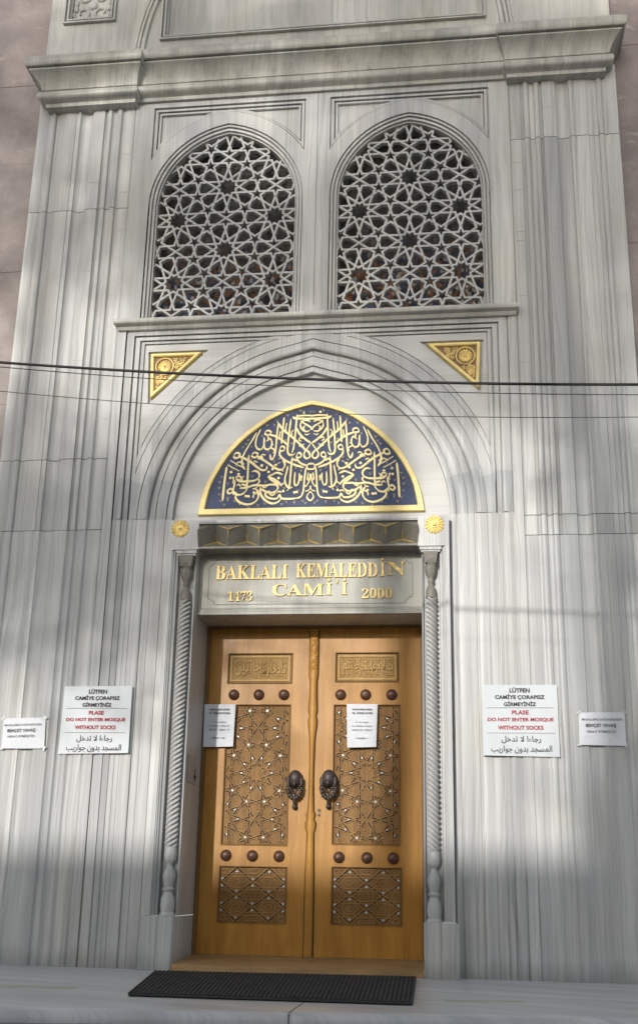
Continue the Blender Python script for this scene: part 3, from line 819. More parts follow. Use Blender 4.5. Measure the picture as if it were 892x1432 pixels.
gold_text(serif('CAM'), -0.270, 0.108, 2.552, 2.640)
gold_text(serif('I'), 0.128, 0.168, 2.557, 2.642); gold_text(serif('I'), 0.240, 0.280, 2.558, 2.644)
for x in (0.148, 0.260): m.dome(x, 0.1195, 2.668, [(0.012, 0), (0.012, 0.01), (0.008, 0.014)], 10)
m.tube([(0.206, 0.112, 2.668), (0.208, 0.112, 2.655), (0.200, 0.112, 2.636)], [0.009, 0.008, 0.003], 6)
m.build('gilded_lettering', 'gold_dull', lin); m = MB()
gold_text(serif('1473'), -0.597, -0.417, 2.518, 2.590)
m.build('gilded_year', 'gold_dull', lin); m = MB()
gold_text(serif('2000'), 0.388, 0.606, 2.528, 2.600)
m.build('gilded_year', 'gold_dull', lin)

# ---- colonnettes
for s in (-1, 1):
    m = MB(); cx, cy = s * 0.888, -0.006
    base = [(0.052, 0.336), (0.052, 0.352), (0.044, 0.36), (0.05, 0.40), (0.046, 0.45), (0.033, 0.475), (0.03, 0.49), (0.040, 0.50), (0.040, 0.512), (0.030, 0.52), (0.036, 0.55), (0.043, 0.585), (0.040, 0.615), (0.026, 0.64), (0.020, 0.652), (0.020, 0.672), (0.030, 0.680), (0.040, 0.70), (0.044, 0.73), (0.041, 0.752), (0.041, 0.775), (0.036, 0.78)]
    m.lathe(base, cx, cy, 16, rfun=lambda a, z: 1 + (0.06 * cos(8 * a) if z > 0.54 and z < 0.74 else 0))
    base_o = m
    co = m.build('colonnette', 'marble_carved', portal, smooth=50)
    m = MB()
    zz = [0.778 + 0.0065 * k for k in range(int((2.50 - 0.778) / 0.0065) + 1)]
    m.lathe([(0.0345, z) for z in zz], cx, cy, 30, rfun=lambda a, z: 1 + 0.26 * (1 - 3.4 * abs(cos(2 * (a * -s - z * 2 * pi / 0.135))) ** 5))
    m.build('twisted_shaft', 'marble_carved', co, smooth=70)
    m = MB()
    m.lathe([(0.038, 2.495), (0.040, 2.505), (0.037, 2.512), (0.037, 2.53), (0.034, 2.555), (0.026, 2.578), (0.017, 2.588), (0.016, 2.60), (0.021, 2.608), (0.022, 2.62), (0.018, 2.63), (0.024, 2.645), (0.036, 2.67), (0.040, 2.70), (0.042, 2.725), (0.036, 2.732)], cx, cy, 16,
            rfun=lambda a, z: 1 + (0.05 * cos(8 * a) if z > 2.64 else 0))
    # flared square bell
    q = lambda h, z: [(cx - h, cy - h, z), (cx + h, cy - h, z), (cx + h, cy + h, z), (cx - h, cy + h, z)]
    m.loft([q(0.030, 2.728), q(0.036, 2.735), q(0.044, 2.77), q(0.052, 2.815), q(0.054, 2.826)], closed=True)
    for dx in (-0.034, 0.034): m.ball((cx + dx, cy - 0.047, 2.748), 0.012, 6)
    m.dome(cx, cy - 0.042, 2.785, [(0.017, 0.0), (0.016, 0.008), (0.009, 0.008), (0.006, 0.002)], 10)
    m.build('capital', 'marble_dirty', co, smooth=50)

# ---- gilded rosettes on the corner blocks
def rosette(mb, cx, y, cz, R, n=16, mi=0):
    mb.dome(cx, y, cz, [(R * 0.80, 0.0), (R * 0.80, 0.003), (R * 0.3, 0.006)], 24, mi)
    for k in range(n):
        a = 2 * pi * k / n; ca, sa = cos(a), sin(a)
        ring = []
        for t, wd, h in ((0.34, 0.045, 0.006), (0.6, 0.10, 0.015), (0.85, 0.155, 0.014), (0.98, 0.09, 0.007)):
            ring.append(mb.add([(cx + ca * R * t - sa * R * wd * q, y - hh * R / 0.07, cz + sa * R * t + ca * R * wd * q) for q, hh in ((-1, 0.001), (-0.55, h * 0.8), (0, h), (0.55, h * 0.8), (1, 0.001))]))
        for i in range(3):
            for j in range(4): mb.face((ring[i][j], ring[i][j + 1], ring[i + 1][j + 1], ring[i + 1][j]), mi)
        mb.face(ring[3], mi)
    kk = R / 0.07
    mb.dome(cx, y, cz, [(R * 0.36, 0.004 * kk), (R * 0.36, 0.014 * kk), (R * 0.26, 0.014 * kk), (R * 0.24, 0.020 * kk), (R * 0.15, 0.026 * kk), (R * 0.04, 0.028 * kk)], 18, mi)
for x, z in ((-0.940, 3.026), (0.920, 3.022)):
    m = MB(); rosette(m, x, -0.0605, z, 0.070)
    m.build('rosette', 'gold', portal, smooth=50)

# ---- gilded spandrel corner panels
for s in (-1, 1):
    m = MB()
    T = [(p[0], p[1]) for p in tri_off(-0.004)]
    Ti = tri_off(-0.030)
    fl = lambda L: [(-s * p[0], p[1]) for p in L]
    y = 0.020
    m.loft([closed(fl(tri_off(o)), yy) for o, yy in ((0.0, 0.055), (-0.001, 0.014), (-0.006, 0.008), (-0.020, 0.008), (-0.026, 0.014), (-0.028, 0.034))], closed=True)
    sp = m.build('spandrel_ornament', 'gold_rim', portal)
    m = MB(); m.plate(fl(tri_off(-0.020)), [], 0.034, 0.05, sides=False)
    m.build('ground', 'gold_ground', sp)
    m = MB()
    cx, cz = -s * -1.168 * -1 if False else s * 1.166, 4.388
    rosette(m, cx, 0.030, cz, 0.056, 14)
    pts = [(cx + 0.070 * cos(2 * pi * k / 32), 0.026, cz + 0.070 * sin(2 * pi * k / 32)) for k in range(33)]
    m.tube(pts, 0.0065, 6)
    rnd = random.Random(3)
    P0 = [Vector(p) for p in fl(tri_off(-0.034))]
    def inside_tri(p):
        a, b, c = P0; sg = []
        for u, v in ((a, b), (b, c), (c, a)): sg.append((v.x - u.x) * (p[1] - u.y) - (v.y - u.y) * (p[0] - u.x) > 0)
        return all(sg) or not any(sg)
    n = 0
    for _ in range(600):
        if n > 36: break
        u, v = rnd.random(), rnd.random()
        if u + v > 1: u, v = 1 - u, 1 - v
        p = P0[0] + (P0[1] - P0[0]) * u + (P0[2] - P0[0]) * v
        if (p - Vector((cx, cz))).length < 0.092: continue
        R0 = rnd.uniform(0.011, 0.019); a0 = rnd.uniform(0, 6.28); sg = rnd.choice((-1, 1))
        pts = []
        for k in range(14):
            t = k / 13; a = a0 + sg * t * 8.0; r = R0 * (1 - 0.8 * t)
            pts.append((p.x + r * cos(a), 0.029, p.y + r * sin(a)))
        if all(inside_tri((q[0], q[2])) for q in pts):
            m.tube(pts, [0.0045 * (1 - 0.45 * k / 13) for k in range(14)], 5); n += 1
    m.build('scrollwork', 'gold', sp, smooth=50)

# ---- calligraphy panel
KX = lambda u, v: 9.90426e-04 * u + 7.9e-06 * v + 2.077e-03 - 0.0130
KZ = lambda u, v: -2.83e-05 * u - 1.05836e-03 * v + 4.08294
def from_zoom(pts): return [(KX(u, v), KZ(u, v)) for u, v in pts]
oz = [(860, 842), (846, 750), (830, 680), (802, 600), (740, 478), (690, 400), (640, 338), (570, 270), (500, 212), (425, 158), (350, 112), (250, 70), (150, 40), (80, 22), (11, 8)]
iz = [(806, 797), (792, 716), (778, 652), (752, 584), (696, 482), (648, 412), (602, 355), (540, 292), (476, 240), (402, 188), (330, 142), (240, 100), (150, 72), (80, 56), (11, 44)]
def sym(h):
    R_ = from_zoom(h); 
    R_[-1] = (0.0, R_[-1][1])
    zb0 = R_[0][1]
    return R_ + [(-x, z) for x, z in reversed(R_[:-1])]
co_, ci_ = sym(oz), sym(iz)
m = MB()
m.loft([closed(co_, 0.118), closed(co_, 0.060), closed([(a[0] * 0.9 + b[0] * 0.1, a[1] * 0.9 + b[1] * 0.1) for a, b in zip(co_, ci_)], 0.052),
        closed([(a[0] * 0.12 + b[0] * 0.88, a[1] * 0.12 + b[1] * 0.88) for a, b in zip(co_, ci_)], 0.052), closed(ci_, 0.064), closed(ci_, 0.075)], closed=True)
cp = m.build('calligraphy_panel', 'gold_rim', portal, smooth=20)
m = MB(); m.plate([(a[0] * 0.2 + b[0] * 0.8, a[1] * 0.2 + b[1] * 0.8) for a, b in zip(co_, ci_)], [], 0.074, 0.09, sides=False)
m.build('ground', 'navy', cp)

def smooth_pts(pts, n=6):
    out = []
    for i in range(len(pts) - 1):
        p0 = pts[max(i - 1, 0)]; p1 = pts[i]; p2 = pts[i + 1]; p3 = pts[min(i + 2, len(pts) - 1)]
        for k in range(n):
            t = k / n
            out.append(tuple(0.5 * ((2 * p1[j]) + (-p0[j] + p2[j]) * t + (2 * p0[j] - 5 * p1[j] + 4 * p2[j] - p3[j]) * t * t + (-p0[j] + 3 * p1[j] - 3 * p2[j] + p3[j]) * t ** 3) for j in range(2)))
    out.append(pts[-1]); return out
def ribbon(mb, pts, wd, yf, yb, pen=radians(55), taper=(0.35, 0.35), mi=0, contrast=0.45):
    """a reed-pen stroke: width follows the angle between stroke and nib"""
    n = len(pts); Lr = []; tot = 0; acc = [0]
    for a, b in zip(pts, pts[1:]): tot += sqrt((a[0] - b[0]) ** 2 + (a[1] - b[1]) ** 2); acc.append(tot)
    rows = []
    for i, p in enumerate(pts):
        a = pts[max(0, i - 1)]; b = pts[min(n - 1, i + 1)]
        dx, dz = b[0] - a[0], b[1] - a[1]; L = sqrt(dx * dx + dz * dz) or 1e-9; dx /= L; dz /= L
        nx, nz = -dz, dx
        ang = atan2(dz, dx); k = 1 - contrast + contrast * abs(sin(ang - pen))
        t = acc[i] / tot
        e = min(1, taper[0] + t / 0.10, taper[1] + (1 - t) / 0.10)
        h = wd / 2 * k * e
        rows.append(mb.add([(p[0] - nx * h, yb, p[1] - nz * h), (p[0] - nx * h, yf + 0.002, p[1] - nz * h), (p[0] - nx * h * 0.5, yf, p[1] - nz * h * 0.5),
                            (p[0] + nx * h * 0.5, yf, p[1] + nz * h * 0.5), (p[0] + nx * h, yf + 0.002, p[1] + nz * h), (p[0] + nx * h, yb, p[1] + nz * h)]))
    for r1, r2 in zip(rows, rows[1:]):
        for k in range(5): mb.face((r1[k], r1[k + 1], r2[k + 1], r2[k]), mi)
    mb.face(rows[0], mi); mb.face(rows[-1][::-1], mi)
W = 17.5
ST_ = [  # strokes of the right half of the mirrored inscription: (width factor, points)
 (1.15, [(0, 146), (40, 148), (100, 142), (140, 138), (160, 126)]), (0.9, [(0, 128), (40, 122), (90, 120), (135, 124)]),
 (0.85, [(98, 160), (62, 186), (30, 205), (0, 236)]), (0.85, [(20, 172), (52, 158), (86, 166), (98, 196), (82, 228), (50, 246), (24, 240)]),
 (0.6, [(24, 262), (44, 272), (60, 262)]), (0.6, [(76, 300), (98, 288), (104, 306), (86, 318)]),
 (1.0, [(130, 210), (100, 262), (56, 304), (11, 336)]), (1.0, [(276, 162), (228, 222), (150, 290), (84, 352), (46, 396)]),
 (1.0, [(11, 338), (34, 368), (56, 398), (62, 430), (42, 452), (18, 442), (22, 412), (46, 384)]),
 (1.05, [(126, 108), (132, 200), (138, 300), (146, 372), (160, 408)]), (1.05, [(172, 140), (182, 230), (188, 320), (190, 384), (178, 414), (152, 420), (132, 404)]),
 (1.05, [(226, 124), (232, 200), (236, 270), (240, 330)]), (1.05, [(268, 164), (276, 240), (280, 330), (286, 400), (302, 444), (318, 436), (324, 404)]),
 (0.95, [(374, 238), (352, 220), (326, 232), (334, 252), (362, 252), (374, 238)]), (1.0, [(340, 252), (290, 268), (230, 306), (180, 352)]),
 (0.95, [(120, 424), (104, 404), (84, 418), (92, 440), (116, 440), (120, 424)]), (0.95, [(120, 430), (110, 462), (78, 490), (40, 504)]),
 (0.95, [(250, 366), (236, 348), (214, 360), (222, 382), (246, 382), (250, 366)]), (1.0, [(248, 372), (250, 408), (226, 442), (176, 474), (118, 500), (60, 520)]),
 (0.95, [(318, 290), (314, 330), (334, 362), (362, 362), (374, 330), (376, 270)]), (0.95, [(376, 330), (394, 364), (424, 356), (440, 322), (432, 268), (404, 206)]), (0.8, [(318, 300), (330, 284), (342, 300)]),
 (1.15, [(436, 232), (468, 292), (506, 352), (530, 402), (540, 446), (532, 486), (512, 512)]),
 (1.0, [(606, 402), (586, 380), (560, 392), (570, 418), (598, 418), (606, 402)]), (1.05, [(572, 404), (520, 428), (470, 458), (428, 492), (384, 522), (350, 520), (344, 492)]),
 (1.0, [(466, 404), (446, 386), (420, 398), (430, 422), (458, 420), (466, 404)]), (1.05, [(432, 410), (386, 438), (330, 476), (282, 512), (240, 528), (212, 512), (208, 480), (226, 458)]),
 (0.7, [(360, 412), (380, 404), (394, 416), (376, 430)]), (0.7, [(420, 462), (440, 452), (452, 464), (434, 476)]),
 (1.25, [(656, 482), (664, 560), (670, 650), (674, 742)]),
 (1.05, [(586, 588), (592, 640), (602, 676), (628, 688), (640, 668), (620, 652), (598, 664)]), (1.05, [(600, 668), (560, 700), (520, 694), (494, 664), (500, 634), (536, 622)]),
 (1.1, [(488, 400), (490, 480), (490, 570), (492, 650)]),
 (1.05, [(462, 532), (430, 526), (402, 548), (404, 580), (440, 600), (500, 602), (550, 598), (582, 572)]), (1.0, [(404, 590), (398, 612), (424, 634), (460, 636)]),
 (1.1, [(570, 688), (574, 724), (540, 758), (480, 776), (430, 764), (402, 730), (404, 690), (424, 660)]),
 (1.05, [(250, 642), (310, 636), (370, 640), (430, 634), (490, 648), (550, 652)]),
 (1.05, [(222, 566), (262, 548), (300, 560), (330, 576), (290, 594), (250, 622), (226, 652)]), (1.05, [(330, 580), (300, 604), (262, 636), (256, 672), (290, 696), (340, 690), (384, 660)]),
 (1.1, [(388, 650), (384, 700), (352, 746), (300, 776), (256, 772), (226, 748)]),
 (1.1, [(152, 436), (158, 520), (162, 610), (168, 668), (184, 690)]), (1.0, [(182, 502), (192, 552), (202, 604), (190, 646), (164, 668), (140, 662)]), (0.95, [(200, 612), (216, 636), (240, 640)]),
 (1.05, [(44, 520), (52, 600), (58, 690), (74, 736), (110, 750)]), (1.0, [(92, 560), (92, 610), (106, 650), (128, 636), (126, 550)]), (0.95, [(10, 570), (16, 620), (38, 660), (62, 656)]),
 (1.05, [(104, 748), (160, 750), (220, 744), (240, 716), (256, 742), (300, 742), (340, 722), (346, 696), (318, 690), (310, 716)]),
 (0.9, [(0, 500), (18, 492), (36, 506), (34, 528), (14, 536), (0, 530)]), (0.8, [(0, 700), (18, 716), (30, 742), (14, 766), (0, 772)]), (0.7, [(0, 660), (16, 690), (44, 700)]),
 (0.5, [(540, 492), (586, 464), (632, 436)]), (0.5, [(556, 522), (606, 494), (652, 468)]), (0.45, [(240, 470), (262, 480), (272, 500)]),
 (0.8, [(556, 592), (540, 570), (566, 560), (584, 572)]), (0.9, [(410, 690), (436, 706), (440, 730)]), (0.9, [(270, 700), (290, 716), (312, 712)])]
ST_ += [(0.75, p) for p in (
 [(300, 330), (318, 344), (312, 366)], [(396, 440), (412, 430), (420, 440)], [(520, 560), (536, 580), (524, 600)], [(348, 260), (344, 290), (352, 306)],
 [(150, 226), (166, 246), (160, 270)], [(204, 170), (210, 210), (206, 240)], [(250, 230), (256, 270), (252, 300)], [(64, 340), (86, 356), (104, 350)],
 [(24, 560), (30, 596), (26, 620)], [(120, 470), (140, 452), (150, 470)], [(226, 700), (246, 690), (262, 704)], [(410, 640), (426, 660), (446, 662)],
 [(540, 640), (556, 622), (572, 634)], [(604, 560), (598, 590), (604, 612)], [(330, 640), (350, 656), (372, 650)], [(60, 200), (74, 212), (66, 230)],
 [(300, 400), (292, 376), (308, 360)], [(520, 470), (560, 452), (590, 470)], [(70, 596), (80, 580), (76, 620)], [(216, 540), (230, 528), (246, 534)])]
dots = [(384, 488), (278, 490), (620, 526), (624, 570), (300, 520), (74, 96), (212, 690), (436, 690), (590, 690), (476, 716), (496, 714), (108, 702), (126, 704), (250, 590), (330, 540), (560, 545)]
ticks = [(690, 560), (690, 740), (660, 770), (540, 770), (470, 800), (400, 786), (350, 776), (220, 786), (40, 786), (470, 340), (420, 180), (360, 180), (200, 110), (100, 80), (470, 440), (580, 480), (610, 500), (24, 96), (280, 150), (300, 180), (514, 316), (536, 338), (500, 286), (704, 596), (706, 640), (704, 690), (584, 746), (634, 736), (124, 776), (186, 770), (100, 690), (560, 548), (120, 516), (72, 210), (250, 440),
         (290, 460), (340, 376), (640, 610), (632, 720), (60, 770), (350, 612), (456, 566), (206, 300), (250, 270), (160, 330), (640, 470), (206, 666), (30, 610), (390, 260), (360, 300), (80, 540)]
m = MB(); q = 0
for wf_, pts in ST_:
    P_ = smooth_pts(from_zoom(pts), 6)
    for s in (1, -1):
        q += 1
        ribbon(m, [(s * x, z) for x, z in P_], W * wf_ * 9.9e-4 * 1.0, 0.064 + 0.00009 * (q % 41), 0.076, pen=radians(125) if s > 0 else radians(55))
for u, v in dots:
    x, z = from_zoom([(u, v)])[0]
    for s in (1, -1):
        m.dome(s * x, 0.076, z, [(0.0115, 0), (0.0115, 0.009), (0.008, 0.011)], 8)
for i, (u, v) in enumerate(ticks):
    for s in (1, -1):
        a = from_zoom([(u - 9, v - 8), (u, v + 8), (u + 9, v - 9)])
        ribbon(m, [(s * x, z) for x, z in a], 0.0055, 0.067, 0.076, contrast=0.2)
m.build('gilded_script', 'gold_pale', cp, smooth=30)

# ================================================================== DOORS
DY = 0.500; DZ0, DZ1 = 0.078, 2.40
m = MB()
m.box(-0.8195, -0.792, 0.47, 0.56, 0.06, 2.4095); m.box(0.792, 0.8195, 0.47, 0.56, 0.06, 2.4095); m.box(-0.792, 0.792, 0.47, 0.56, 2.392, 2.4095)
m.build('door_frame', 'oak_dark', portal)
m = MB()
th = [(-0.10, 0.004), (-0.10, 0.040), (-0.085, 0.048), (0.30, 0.066), (0.47, 0.074), (0.56, 0.076)]
m.loft([[(-0.8185, y, z), (0.8185, y, z)] for y, z in th])
m.build('threshold', 'oak_h', portal)

def lower_panel(m, x0, x1, z0, z1, y, mp):
    """interlaced bars with small pearl stars at the crossings"""
    w_, h_ = x1 - x0, z1 - z0; q = 0
    cxs = [x0 + w_ * t for t in (0.0, 0.25, 0.5, 0.75, 1.0)]; czs = [z1 - h_ * t for t in (0.0, 0.27, 0.5, 0.735, 1.0)]
    pts = [(i, j) for i in range(5) for j in range(5) if (i + j) % 2 == 1]
    def bar(a, b, wd):
        nonlocal q; q += 1
        m.bar(a, b, wd, y - 0.007 + 0.00012 * (q % 31), y + 0.003, mi=1, ch=0.3)
    off = 0.016
    for i in range(4):
        for j in range(4):
            a = (i, j) if (i + j) % 2 == 1 else (i + 1, j); b = (i + 1, j + 1) if (i + j) % 2 == 1 else (i, j + 1)
            pa = Vector((cxs[a[0]], czs[a[1]])); pb = Vector((cxs[b[0]], czs[b[1]])); n = Vector((-(pb - pa).y, (pb - pa).x)).normalized() * 0.009
            for s in (-1, 1): bar(tuple(pa + n * s), tuple(pb + n * s), 0.0075)
            q += 1; m.bar(tuple(pa), tuple(pb), 0.0060, y - 0.004 + 0.00006 * (q % 31), y + 0.003, mi=3, ch=0.1)
            # small concentric lozenge inside each cell
    for i in range(5):
        for j in range(5):
            c = (cxs[i], czs[j])
            if (i + j) % 2 == 1: continue
            hx, hz = w_ * 0.125, h_ * 0.10
            P8 = [(c[0] + hx * a, c[1] + hz * b) for a, b in ((-0.5, 1), (0.5, 1), (1, 0), (0.5, -1), (-0.5, -1), (-1, 0))]
            P8 = [(min(x1 - 0.004, max(x0 + 0.004, p[0])), min(z1 - 0.004, max(z0 + 0.004, p[1]))) for p in P8]
            for a, b in zip(P8, P8[1:] + P8[:1]): bar(a, b, 0.0065)
            P9 = [(c[0] + (p[0] - c[0]) * 0.5, c[1] + (p[1] - c[1]) * 0.5) for p in P8]
            for a, b in zip(P9, P9[1:] + P9[:1]): bar(a, b, 0.005)
    for j in (0.135, 0.385, 0.615, 0.865):
        for s in (-0.009, 0.009): bar((x0, z1 - h_ * j + s), (x1, z1 - h_ * j + s), 0.006)
    for i, j in pts:
        for s in (-1, 1):
            c = (cxs[i], czs[j] + s * 0.024)
            if not (x0 - 0.001 <= c[0] <= x1 + 0.001 and z0 + 0.01 < c[1] < z1 - 0.01): continue
            c = (min(x1 - 0.012, max(x0 + 0.012, c[0])), c[1])
            r = 0.0125
            star = []
            for k in range(8):
                rr = r if k % 2 == 0 else r * 0.45
                star.append((c[0] + rr * cos(pi * k / 4), y - 0.0115, c[1] + rr * sin(pi * k / 4)))
            mp.face(mp.add(star)); b = mp.add(star); d = mp.add([(p[0], y - 0.002, p[2]) for p in star])
            for k in range(8): mp.face((b[k], b[(k + 1) % 8], d[(k + 1) % 8], d[k]))

def star_panel(m, x0, x1, z0, z1, y, mp, d=0.405):
    cx, cz = (x0 + x1) / 2, z0 + (z1 - z0) * 0.505
    segs, cen, st = girih(d, (cx, cz), pi / 2, range(-4, 5), range(-4, 5))
    ins = lambda p: x0 + 0.004 < p[0] < x1 - 0.004 and z0 + 0.004 < p[1] < z1 - 0.004
    q = 0
    for a, b in segs:
        c = clip_seg(a, b, ins)
        if not c: continue
        v = Vector((c[1][0] - c[0][0], c[1][1] - c[0][1]))
        if v.length < 0.005: continue
        n = Vector((-v.y, v.x)).normalized() * 0.0068
        for s in (-1, 1):
            q += 1
            m.bar((c[0][0] + n.x * s, c[0][1] + n.y * s), (c[1][0] + n.x * s, c[1][1] + n.y * s), 0.0048, y - 0.008 + 0.00011 * (q % 37), y + 0.003, mi=1, ch=0.3)
        m.bar(c[0], c[1], 0.0092, y - 0.0035 + 0.00005 * (q % 37), y + 0.003, mi=4, ch=0.1)
    # carved leaf filling between the straps
    rnd = random.Random(int(x0 * 1000) + 5)
    for _ in range(340):
        px, pz = rnd.uniform(x0 + 0.012, x1 - 0.012), rnd.uniform(z0 + 0.012, z1 - 0.012)
        a = rnd.uniform(0, pi); L = rnd.uniform(0.006, 0.013)
        m.ball((px, y - 0.0005, pz), L, 6, mi=2, sq=(0.35 + 0.65 * abs(cos(a)), 0.42, 0.35 + 0.65 * abs(sin(a))))
    def inlay(poly):
        if not all(ins(p) for p in poly): return
        f = [(p[0], y - 0.0105, p[1]) for p in poly]
        mp.face(mp.add(f)); b = mp.add(f); e = mp.add([(p[0], y - 0.001, p[2]) for p in f]); n = len(f)
        for k in range(n): mp.face((b[k], b[(k + 1) % n], e[(k + 1) % n], e[k]))
    for v in st:
        r = 0.0140
        inlay([(v[0] + (r if k % 2 == 0 else r * 0.42) * cos(pi * k / 5 + pi / 2 * 0), v[1] + (r if k % 2 == 0 else r * 0.42) * sin(pi * k / 5)) for k in range(10)])
    for c in cen:
        for k in range(10):
            a = 2 * pi * k / 10 + rnd.uniform(-0.03, 0.03)
            p = (c[0] + 0.272 * d * cos(a), c[1] + 0.272 * d * sin(a))
            u = Vector((cos(a), sin(a))); n = Vector((-u.y, u.x))
            P_ = Vector(p)
            if rnd.random() < 0.82:
                inlay([tuple(P_ + u * 0.0125), tuple(P_ + n * 0.0062 + u * 0.002), tuple(P_ - u * 0.009), tuple(P_ - n * 0.0062 + u * 0.002)])

def sink_frame(m, x0, x1, z0, z1, y, yb, w0=0.012, mi=0):
    r = lambda o: [(x0 + o, z0 + o), (x1 - o, z0 + o), (x1 - o, z1 - o), (x0 + o, z1 - o)]
    m.loft([closed(r(o), yy) for o, yy in ((0, y), (0.0, y - 0.006), (0.005, y - 0.007), (0.009, y - 0.001), (0.012, yb))], closed=True, mi=mi)

def door_leaf(x0, x1, P1, P2, P3, st_top, st_bot, ins_text, seed):
    m = MB()
    out = [(x0, DZ0), (x1, DZ0), (x1, DZ1 - 0.008), (x0, DZ1 - 0.008)]
    hole = lambda P: [(P[0], P[2]), (P[1], P[2]), (P[1], P[3]), (P[0], P[3])]
    m.plate(out, [hole(P) for P in (P1, P2, P3)], DY, DY + 0.055)
    lf = m.build('door', 'oak', portal)
    # top inscription panel
    m = MB(); x0_, x1_, z0_, z1_ = P1
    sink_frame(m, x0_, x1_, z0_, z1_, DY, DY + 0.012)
    m.plate(hole(P1), [], DY + 0.012, DY + 0.05, sides=False, mi=2)
    r = lambda o: [(x0_ + o, z0_ + o), (x1_ - o, z0_ + o), (x1_ - o, z1_ - o), (x0_ + o, z1_ - o)]
    m.loft([closed(r(o), yy) for o, yy in ((0.018, DY + 0.012), (0.020, DY + 0.003), (0.033, DY + 0.003), (0.035, DY + 0.0115))], closed=True, mi=1)
    for t, (a, b, c, d) in ins_text:
        put_text(m, shape_ar(t), x0_ + (x1_ - x0_) * a, x0_ + (x1_ - x0_) * b, z0_ + (z1_ - z0_) * c, z0_ + (z1_ - z0_) * d, (0, DY + 0.0119, 0), th=0.010, bold=0.012, mi=1)
    rnd = random.Random(seed)
    for _ in range(64):
        px, pz = rnd.uniform(x0_ + 0.05, x1_ - 0.05), rnd.uniform(z0_ + 0.05, z1_ - 0.05)
        L = rnd.uniform(0.010, 0.024); a = rnd.uniform(0, pi)
        ribbon(m, smooth_pts([(px - L * cos(a), pz - L * sin(a)), (px + 0.006, pz + 0.006), (px + L * cos(a), pz + L * sin(a))], 4), 0.0055, DY + 0.0045 + rnd.uniform(0, 0.002), DY + 0.0118, mi=1, contrast=0.3)
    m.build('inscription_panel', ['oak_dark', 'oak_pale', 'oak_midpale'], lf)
    # star panel
    m = MB(); mp = MB(); x0_, x1_, z0_, z1_ = P2
    sink_frame(m, x0_, x1_, z0_, z1_, DY, DY + 0.016)
    m.plate(hole(P2), [], DY + 0.016, DY + 0.05, sides=False)
    r = lambda o: [(x0_ + o, z0_ + o), (x1_ - o, z0_ + o), (x1_ - o, z1_ - o), (x0_ + o, z1_ - o)]
    star_panel(m, x0_ + 0.016, x1_ - 0.016, z0_ + 0.016, z1_ - 0.016, DY + 0.014, mp)
    m.merge(mp, 3)
    m.build('star_panel', ['oak_carved', 'oak_strap', 'oak_leafwork', 'pearl', 'oak_black'], lf)
    m = MB(); mp = MB(); x0_, x1_, z0_, z1_ = P3
    sink_frame(m, x0_, x1_, z0_, z1_, DY, DY + 0.016)
    m.plate(hole(P3), [], DY + 0.016, DY + 0.05, sides=False)
    lower_panel(m, x0_ + 0.014, x1_ - 0.014, z0_ + 0.014, z1_ - 0.014, DY + 0.013, mp)
    m.merge(mp, 2)
    m.build('lattice_panel', ['oak_carved', 'oak_strap', 'pearl', 'oak_black'], lf)
    for x, z in [(x, 1.893) for x in st_top] + [(x, 0.742) for x in st_bot]:
        m = MB()
        m.dome(x, DY, z, [(0.041, 0.0), (0.041, 0.006), (0.038, 0.018), (0.032, 0.029), (0.022, 0.038), (0.011, 0.043), (0.009, 0.043), (0.008, 0.049), (0.003, 0.051)], 18)
        m.build('stud', 'stud', lf, smooth=50)
    return lf
dl = door_leaf(-0.792, -0.006, (-0.655, -0.162, 1.975, 2.207), (-0.652, -0.166, 0.812, 1.822), (-0.654, -0.160, 0.288, 0.672), (-0.600, -0.411, -0.222), (-0.608, -0.416, -0.224),
               [('فادخلوها', (0.50, 0.90, 0.22, 0.72)), ('خالدين', (0.12, 0.50, 0.28, 0.80))], 1)
dr = door_leaf(0.001, 0.792, (0.158, 0.632, 1.985, 2.210), (0.150, 0.642, 0.826, 1.822), (0.152, 0.650, 0.291, 0.680), (0.201, 0.386, 0.578), (0.205, 0.403, 0.588),
               [('سلام', (0.64, 0.90, 0.24, 0.76)), ('عليكم', (0.38, 0.64, 0.24, 0.74)), ('طبتم', (0.12, 0.37, 0.26, 0.78))], 2)
# meeting stile: carved at the top, turned like a baluster below
m = MB()
hw = [(0.080, 0.040), (0.30, 0.040), (0.62, 0.038), (0.80, 0.032), (0.90, 0.030), (0.94, 0.044), (0.975, 0.046), (1.00, 0.030), (1.03, 0.040), (1.06, 0.026), (1.20, 0.020), (1.36, 0.018), (1.52, 0.022), (1.60, 0.027), (1.66, 0.038), (1.70, 0.040), (1.74, 0.030), (1.76, 0.038),
      (1.79, 0.040), (1.83, 0.036), (1.90, 0.033), (2.00, 0.033), (2.03, 0.040), (2.09, 0.042), (2.25, 0.042), (2.388, 0.043)]
hw = [(z, h * 0.80) for z, h in hw]
ps = []
for z, h in hw:
    ps.append([(-0.003 - h, DY, z), (-0.003 - h * 0.9, DY - 0.012, z), (-0.003 - h * 0.5, DY - 0.018, z), (-0.003, DY - 0.020, z), (-0.003 + h * 0.5, DY - 0.018, z), (-0.003 + h * 0.9, DY - 0.012, z), (-0.003 + h, DY, z)])
m.loft(ps)
rnd = random.Random(4)
for _ in range(70):
    m.ball((-0.003 + rnd.uniform(-0.022, 0.022), DY - 0.017, rnd.uniform(2.06, 2.37)), rnd.uniform(0.006, 0.011), 6, sq=(1, 0.7, 1.3))
m.loft([[(-0.003 - h - 0.003, DY - 0.004, z), (-0.003 + h + 0.007, DY - 0.004, z)] for z, h in hw], mi=1)  # black strip painted in as the shadow line of the door gap
m.build('meeting_stile', ['oak', 'oak_black'], dl, smooth=55)
